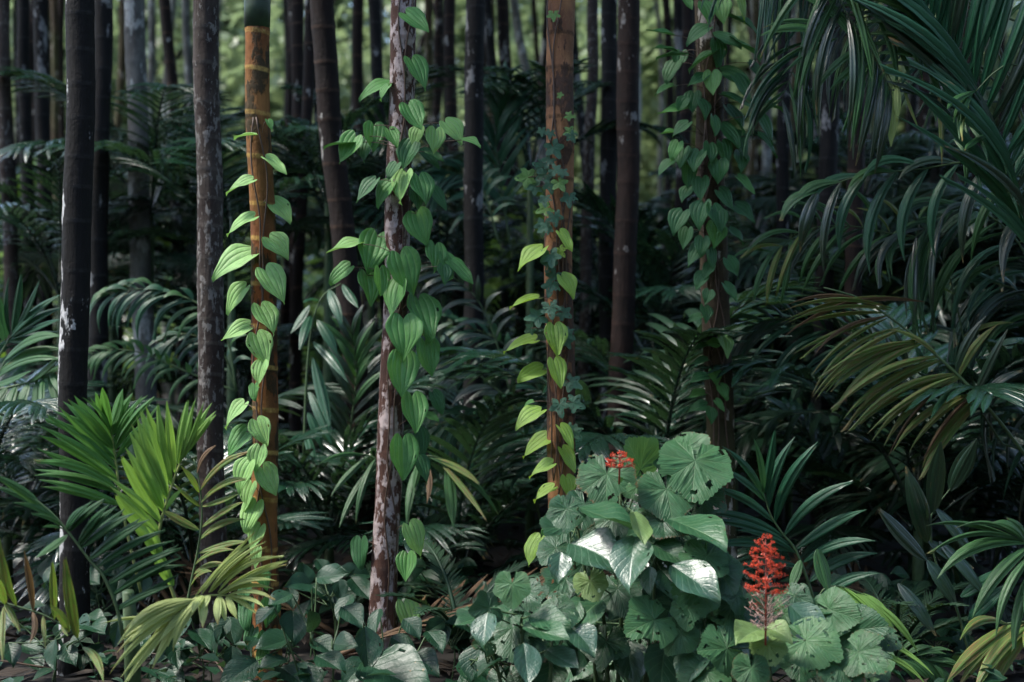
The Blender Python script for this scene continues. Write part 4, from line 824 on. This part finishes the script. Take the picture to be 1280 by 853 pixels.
b2=[(905,756,80,78,190,G,'fan',.15),(898,812,68,100,185,G,'fan',-.15),(961,814,44,48,88,YL,'fan',-.2),(1018,806,66,86,22,G,'fan',-.15),(1083,822,58,84,30,G,'lobed',-.2),(1075,787,56,60,335,GR,'fan',.0),(1011,778,60,46,40,GL,'heart',.05),(870,725,66,46,25,GL,'heart',-.05),(860,769,46,44,100,G,'fan',-.05),(864,833,50,62,120,GL,'heart',-.05),(939,845,52,100,95,G,'fan',-.25),(1052,842,54,66,80,G,'fan',-.2),(938,793,44,26,175,YL,'heart',-.22),(972,791,36,24,15,YL,'heart',-.22),(990,765,60,50,330,G,'fan',.15),(1098,835,40,40,50,GR,'lobed',-.1),(955,770,60,60,100,GR,'fan',.2),(1000,835,50,50,100,GR,'fan',-.05),(880,850,60,60,110,G,'fan',-.1),(1030,760,40,30,340,GR,'heart',.1),(890,700,50,40,160,GR,'heart',.1),(872,790,50,50,120,GR,'fan',.1),(1110,800,30,30,30,GR,'fan',0),(880,705,56,60,120,G,'fan',.05),(905,722,54,56,60,GR,'fan',.1),(868,748,60,64,110,G,'fan',-.02),(915,745,44,44,200,GR,'fan',.1),(1000,748,40,40,20,GR,'fan',.12),(1045,765,50,44,10,G,'fan',.05),(846,800,54,56,130,G,'fan',-.05)]
for i in range(26): b2.append((random.uniform(870,1110),random.uniform(765,880),random.uniform(44,72),random.uniform(40,62),random.uniform(30,150),random.choice([GR,G,GL]),random.choice(['fan','fan','heart']),random.uniform(.15,.5)))
bush(960,4.9,'broad-leaved bush carrying the tall red flower spike, lower right',b2,[(957,800,-.05),(900,790,.1),(1020,800,.1),(1075,820,.0),(880,740,.1)])
b3=[(640,740,50,50,92,G,'fan',-.15),(605,762,46,70,178,GR,'lobed',-.1),(607,788,40,28,98,GL,'heart',-.2),(604,805,34,52,182,G,'fan',-.05),(687,776,54,30,5,GR,'heart',-.15),(683,790,60,26,5,GR,'heart',-.2),(658,831,48,40,82,GL,'heart',-.3),(703,823,44,28,15,GL,'heart',-.2),(662,748,50,46,60,GR,'lobed',.0),(630,770,40,30,150,GR,'lobed',.0),(582,776,30,16,178,GR,'heart',-.1),(700,768,44,36,30,GR,'fan',.05),(640,795,50,40,100,GR,'fan',.05),(670,808,50,40,60,GR,'fan',.05),(620,825,60,30,150,'shade_glossy','heart',.05),(728,800,44,36,40,GL,'heart',0)]
for i in range(22): b3.append((random.uniform(590,730),random.uniform(760,870),random.uniform(34,56),random.uniform(26,44),random.uniform(20,160),random.choice([GR,GR,'shade_glossy']),random.choice(['heart','fan']),random.uniform(.1,.4)) if True else None)
b3=[(l[0],l[1],l[2],l[3],l[4],(l[5] if not(l[6]!='heart' and l[5]=='shade_glossy') else GR),l[6],l[7]) for l in b3]
bush(650,4.85,'low ragged shrub with insect-eaten leaves, bottom centre, left of the large bush',b3,[(650,752,0),(648,800,0),(610,800,.05),(690,800,.05)],name='leafy_shrub',cat='shrub')
SG='shade_glossy'
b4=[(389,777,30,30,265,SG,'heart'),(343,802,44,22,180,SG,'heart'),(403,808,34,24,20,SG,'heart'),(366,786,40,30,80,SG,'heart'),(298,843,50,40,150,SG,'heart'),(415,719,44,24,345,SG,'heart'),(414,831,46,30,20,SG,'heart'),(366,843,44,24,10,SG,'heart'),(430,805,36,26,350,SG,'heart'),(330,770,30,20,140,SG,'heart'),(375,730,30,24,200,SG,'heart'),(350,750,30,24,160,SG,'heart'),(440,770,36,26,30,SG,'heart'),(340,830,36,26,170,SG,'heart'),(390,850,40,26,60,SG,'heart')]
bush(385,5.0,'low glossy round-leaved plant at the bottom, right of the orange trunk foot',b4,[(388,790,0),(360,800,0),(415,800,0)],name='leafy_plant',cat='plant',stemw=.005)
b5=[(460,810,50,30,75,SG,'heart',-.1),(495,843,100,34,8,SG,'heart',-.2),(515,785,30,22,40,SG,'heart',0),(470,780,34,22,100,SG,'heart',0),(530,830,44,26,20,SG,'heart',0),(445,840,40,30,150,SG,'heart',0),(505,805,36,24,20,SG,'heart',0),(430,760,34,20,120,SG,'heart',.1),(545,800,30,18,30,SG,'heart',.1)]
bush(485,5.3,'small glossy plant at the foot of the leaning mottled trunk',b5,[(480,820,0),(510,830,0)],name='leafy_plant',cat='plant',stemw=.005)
b6=[]
for (cx_,cy_) in ((560,800),(590,835),(540,850),(250,840),(215,850),(1150,840)):
    pass
def seedling(px,Y,label,n,r,hpx,mat=SG):
    lv=[(px+random.uniform(-r,r),hpx+random.uniform(-30,30),random.uniform(24,40),random.uniform(14,24),random.uniform(-20,200),mat,'heart',random.uniform(-.1,.2)) for _ in range(n)]
    return bush(px,Y,label,lv,[(px,hpx,0),(px+8,hpx+15,0)],name='seedling',cat='seedling',stemw=.004,group='seedlings on the forest floor')
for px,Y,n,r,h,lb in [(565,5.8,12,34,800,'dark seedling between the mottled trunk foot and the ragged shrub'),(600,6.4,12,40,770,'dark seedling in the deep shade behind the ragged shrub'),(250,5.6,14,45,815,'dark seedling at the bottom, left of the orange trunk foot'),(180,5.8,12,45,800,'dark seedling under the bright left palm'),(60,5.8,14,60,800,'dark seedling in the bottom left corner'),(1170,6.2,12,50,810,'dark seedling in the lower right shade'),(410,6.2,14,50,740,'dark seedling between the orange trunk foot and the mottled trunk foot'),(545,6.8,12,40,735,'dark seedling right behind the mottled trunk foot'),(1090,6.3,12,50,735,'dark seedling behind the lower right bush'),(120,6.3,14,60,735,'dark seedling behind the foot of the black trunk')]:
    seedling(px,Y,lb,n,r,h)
for px,py_,Y,a,lb in [(400,742,5.9,.4,'dry brown fallen frond between the orange trunk foot and the mottled trunk'),(420,800,6.5,2.6,'dry fallen frond on the ground behind the small glossy plants'),(150,800,6.3,1.1,'dry fallen frond under the bright left palm'),(1180,800,6.4,2.2,'dry fallen frond on the floor at the lower right'),(600,780,6.9,.2,'dry fallen frond in the black shade left of the ragged shrub')]:
    x=(px-640)/F*Y; t=thing('fallen_frond',lb,'fallen frond',(x,Y,.06)); rn=random.Random(px)
    if not 'FALL' in globals(): FALL=frond_mesh('palm_dry',1.1,16,.34,.022,.12,.25,91,.2,(4,2),.35)
    link('frond',FALL,t,Matrix.Rotation(a,4,'Z'))
mbt=MB(); rn=random.Random(8)
for i in range(160):
    Y=rn.uniform(4.3,9); x=rn.uniform(-.42,.42)*Y; a=rn.uniform(0,6.28); L=rn.uniform(.15,.6); p=Vector((x,Y,hgt(x,Y)+.03)); q=p+Vector((math.cos(a)*L,math.sin(a)*L,rn.uniform(0,.25)*L))
    mbt.tube(crom([p,(p+q)*.5+Vector((rn.gauss(0,.02),0,rn.uniform(0,.04))),q],5),[.005,.005,.004,.003,.002,.001],5)
o=link('twigs',mbt.mesh('twigs',MATS['stem_brown'])); o['kind']='stuff'; o['label']='fallen twigs scattered among the plants on the forest floor'; o['category']='twigs'
# fern in the shade
def fern(px,py,Y,label,n=7,s=1.0):
    t=thing('fern',label,'fern',(P(px,py,Y).x,Y,0)); me=frond_mesh('fern',.55,26,.10,.014,.5,.3,77,.15,(2,2),1.0)
    for i in range(n):
        link('frond',me,t,Matrix.Translation((0,0,P(px,py,Y).z*.35))@Matrix.Rotation(-2.6+i*.75+random.uniform(-.2,.2),4,'Z')@Matrix.Rotation(random.uniform(-.3,.2),4,'Y')@Matrix.Scale(s*random.uniform(.8,1.1),4))
fern(575,750,6.0,'dark fern in the black shade left of the ragged shrub'); fern(430,720,6.6,'dark fern between the orange and mottled trunk feet'); fern(1120,800,6.0,'dark fern at the lower right')

# flowers
def flower_spike(px,top,base,Y,label,small=False):
    c=P(px,base,Y); t=thing('flower_spike',label,'flower',(c.x,Y,c.z)); ppm=Y/F; H=(base-top)*ppm
    mb=MB(); mb.tube([Vector((0,0,-.04)),Vector((.002,0,H*.5)),Vector((0,0,H))],[.0035,.003,.0015],7); link('stalk',mb.mesh('stalk',MATS['stalk_red']),t)
    me_bl=[]
    for v in range(3):
        b=MB(); rn=random.Random(v)
        for k in range(9):
            q=Vector((rn.gauss(0,.0055),rn.gauss(0,.0055),rn.gauss(0,.0045))); d=Vector((rn.gauss(0,1),rn.gauss(0,1),rn.gauss(.3,.6))).normalized()
            b.tube([q,q+d*.008],[.0010,.0014],4)
            for p_ in range(4):
                a=p_*PI/2+rn.random(); s=d.orthogonal().normalized(); s=Matrix.Rotation(a,3,d)@s; e=q+d*.008
                b.add([e,e+s*.004+d.cross(s)*.0016,e+s*.0068+d*.001,e+s*.004-d.cross(s)*.0016],[(0,1,2,3)],[(0,0)]*4)
        me_bl.append(b.mesh('blossom',MATS['blossom_red']))
    if small: lv=[(0.25,17),(0.5,20),(.8,12),(1.0,6)]; pale=[]
    else:
        lv=[(.41,29),(.48,28),(.56,26),(.64,24),(.71,22),(.78,19),(.85,16),(.92,12),(1.0,5)]; pale=[(.02,22),(.06,26),(.10,30),(.14,32),(.19,34),(.25,33),(.32,30)]
    for f,rad in pale:
        for k in range(7):
            a=k*2*PI/7+random.uniform(-.4,.4)+f*17; R=rad*ppm*random.uniform(.6,1.0); z=f*H
            e=Vector((math.cos(a)*R,math.sin(a)*R,z+R*random.uniform(.35,.9))); b=MB(); b.tube(crom([Vector((0,0,z)),e*.5+Vector((0,0,z*.5-.002)),e],4),[.0009]*5,4)
            for m_ in range(4):
                q=e.lerp(Vector((0,0,z)),random.uniform(.0,.45)); d=Vector((random.gauss(0,1),random.gauss(0,1),random.gauss(.2,.8))).normalized(); b.tube([q,q+d*random.uniform(.008,.016)],[.0009,.0009],4)
            o=link('branch',b.mesh('branch',MATS['stalk_pale' if f<.17 or random.random()<.5 else 'stalk_red']),t); 
    for f,rad in lv:
        for k in range(7 if rad>8 else 4):
            a=k*2*PI/7+random.uniform(-.35,.35)+f*23; R=rad*ppm*random.uniform(.72,1.05); z=f*H
            e=Vector((math.cos(a)*R,math.sin(a)*R,z+R*random.uniform(.05,.4))); b=MB(); b.tube(crom([Vector((0,0,z)),e*.5+Vector((0,0,z*.5)),e],4),[.0014]*5,4)
            br=link('branch',b.mesh('branch',MATS['stalk_red']),t)
            for q in (1.0,.72)[:2 if rad>12 else 1]:
                p=Vector((0,0,z)).lerp(e,q)+Vector((random.gauss(0,.002),random.gauss(0,.002),random.gauss(0.001,.002)))
                link('blossom',random.choice(me_bl),br,Matrix.Translation(p)@Matrix.Rotation(random.uniform(0,6),4,'Z')@Matrix.Scale(random.uniform(.45,.72),4))
flower_spike(957,673,792,4.62,'tall cone-shaped red flower spike with pale spent branches at its base')
flower_spike(774,568,592,5.0,'small red flower head on top of the large broad-leaved bush',True)
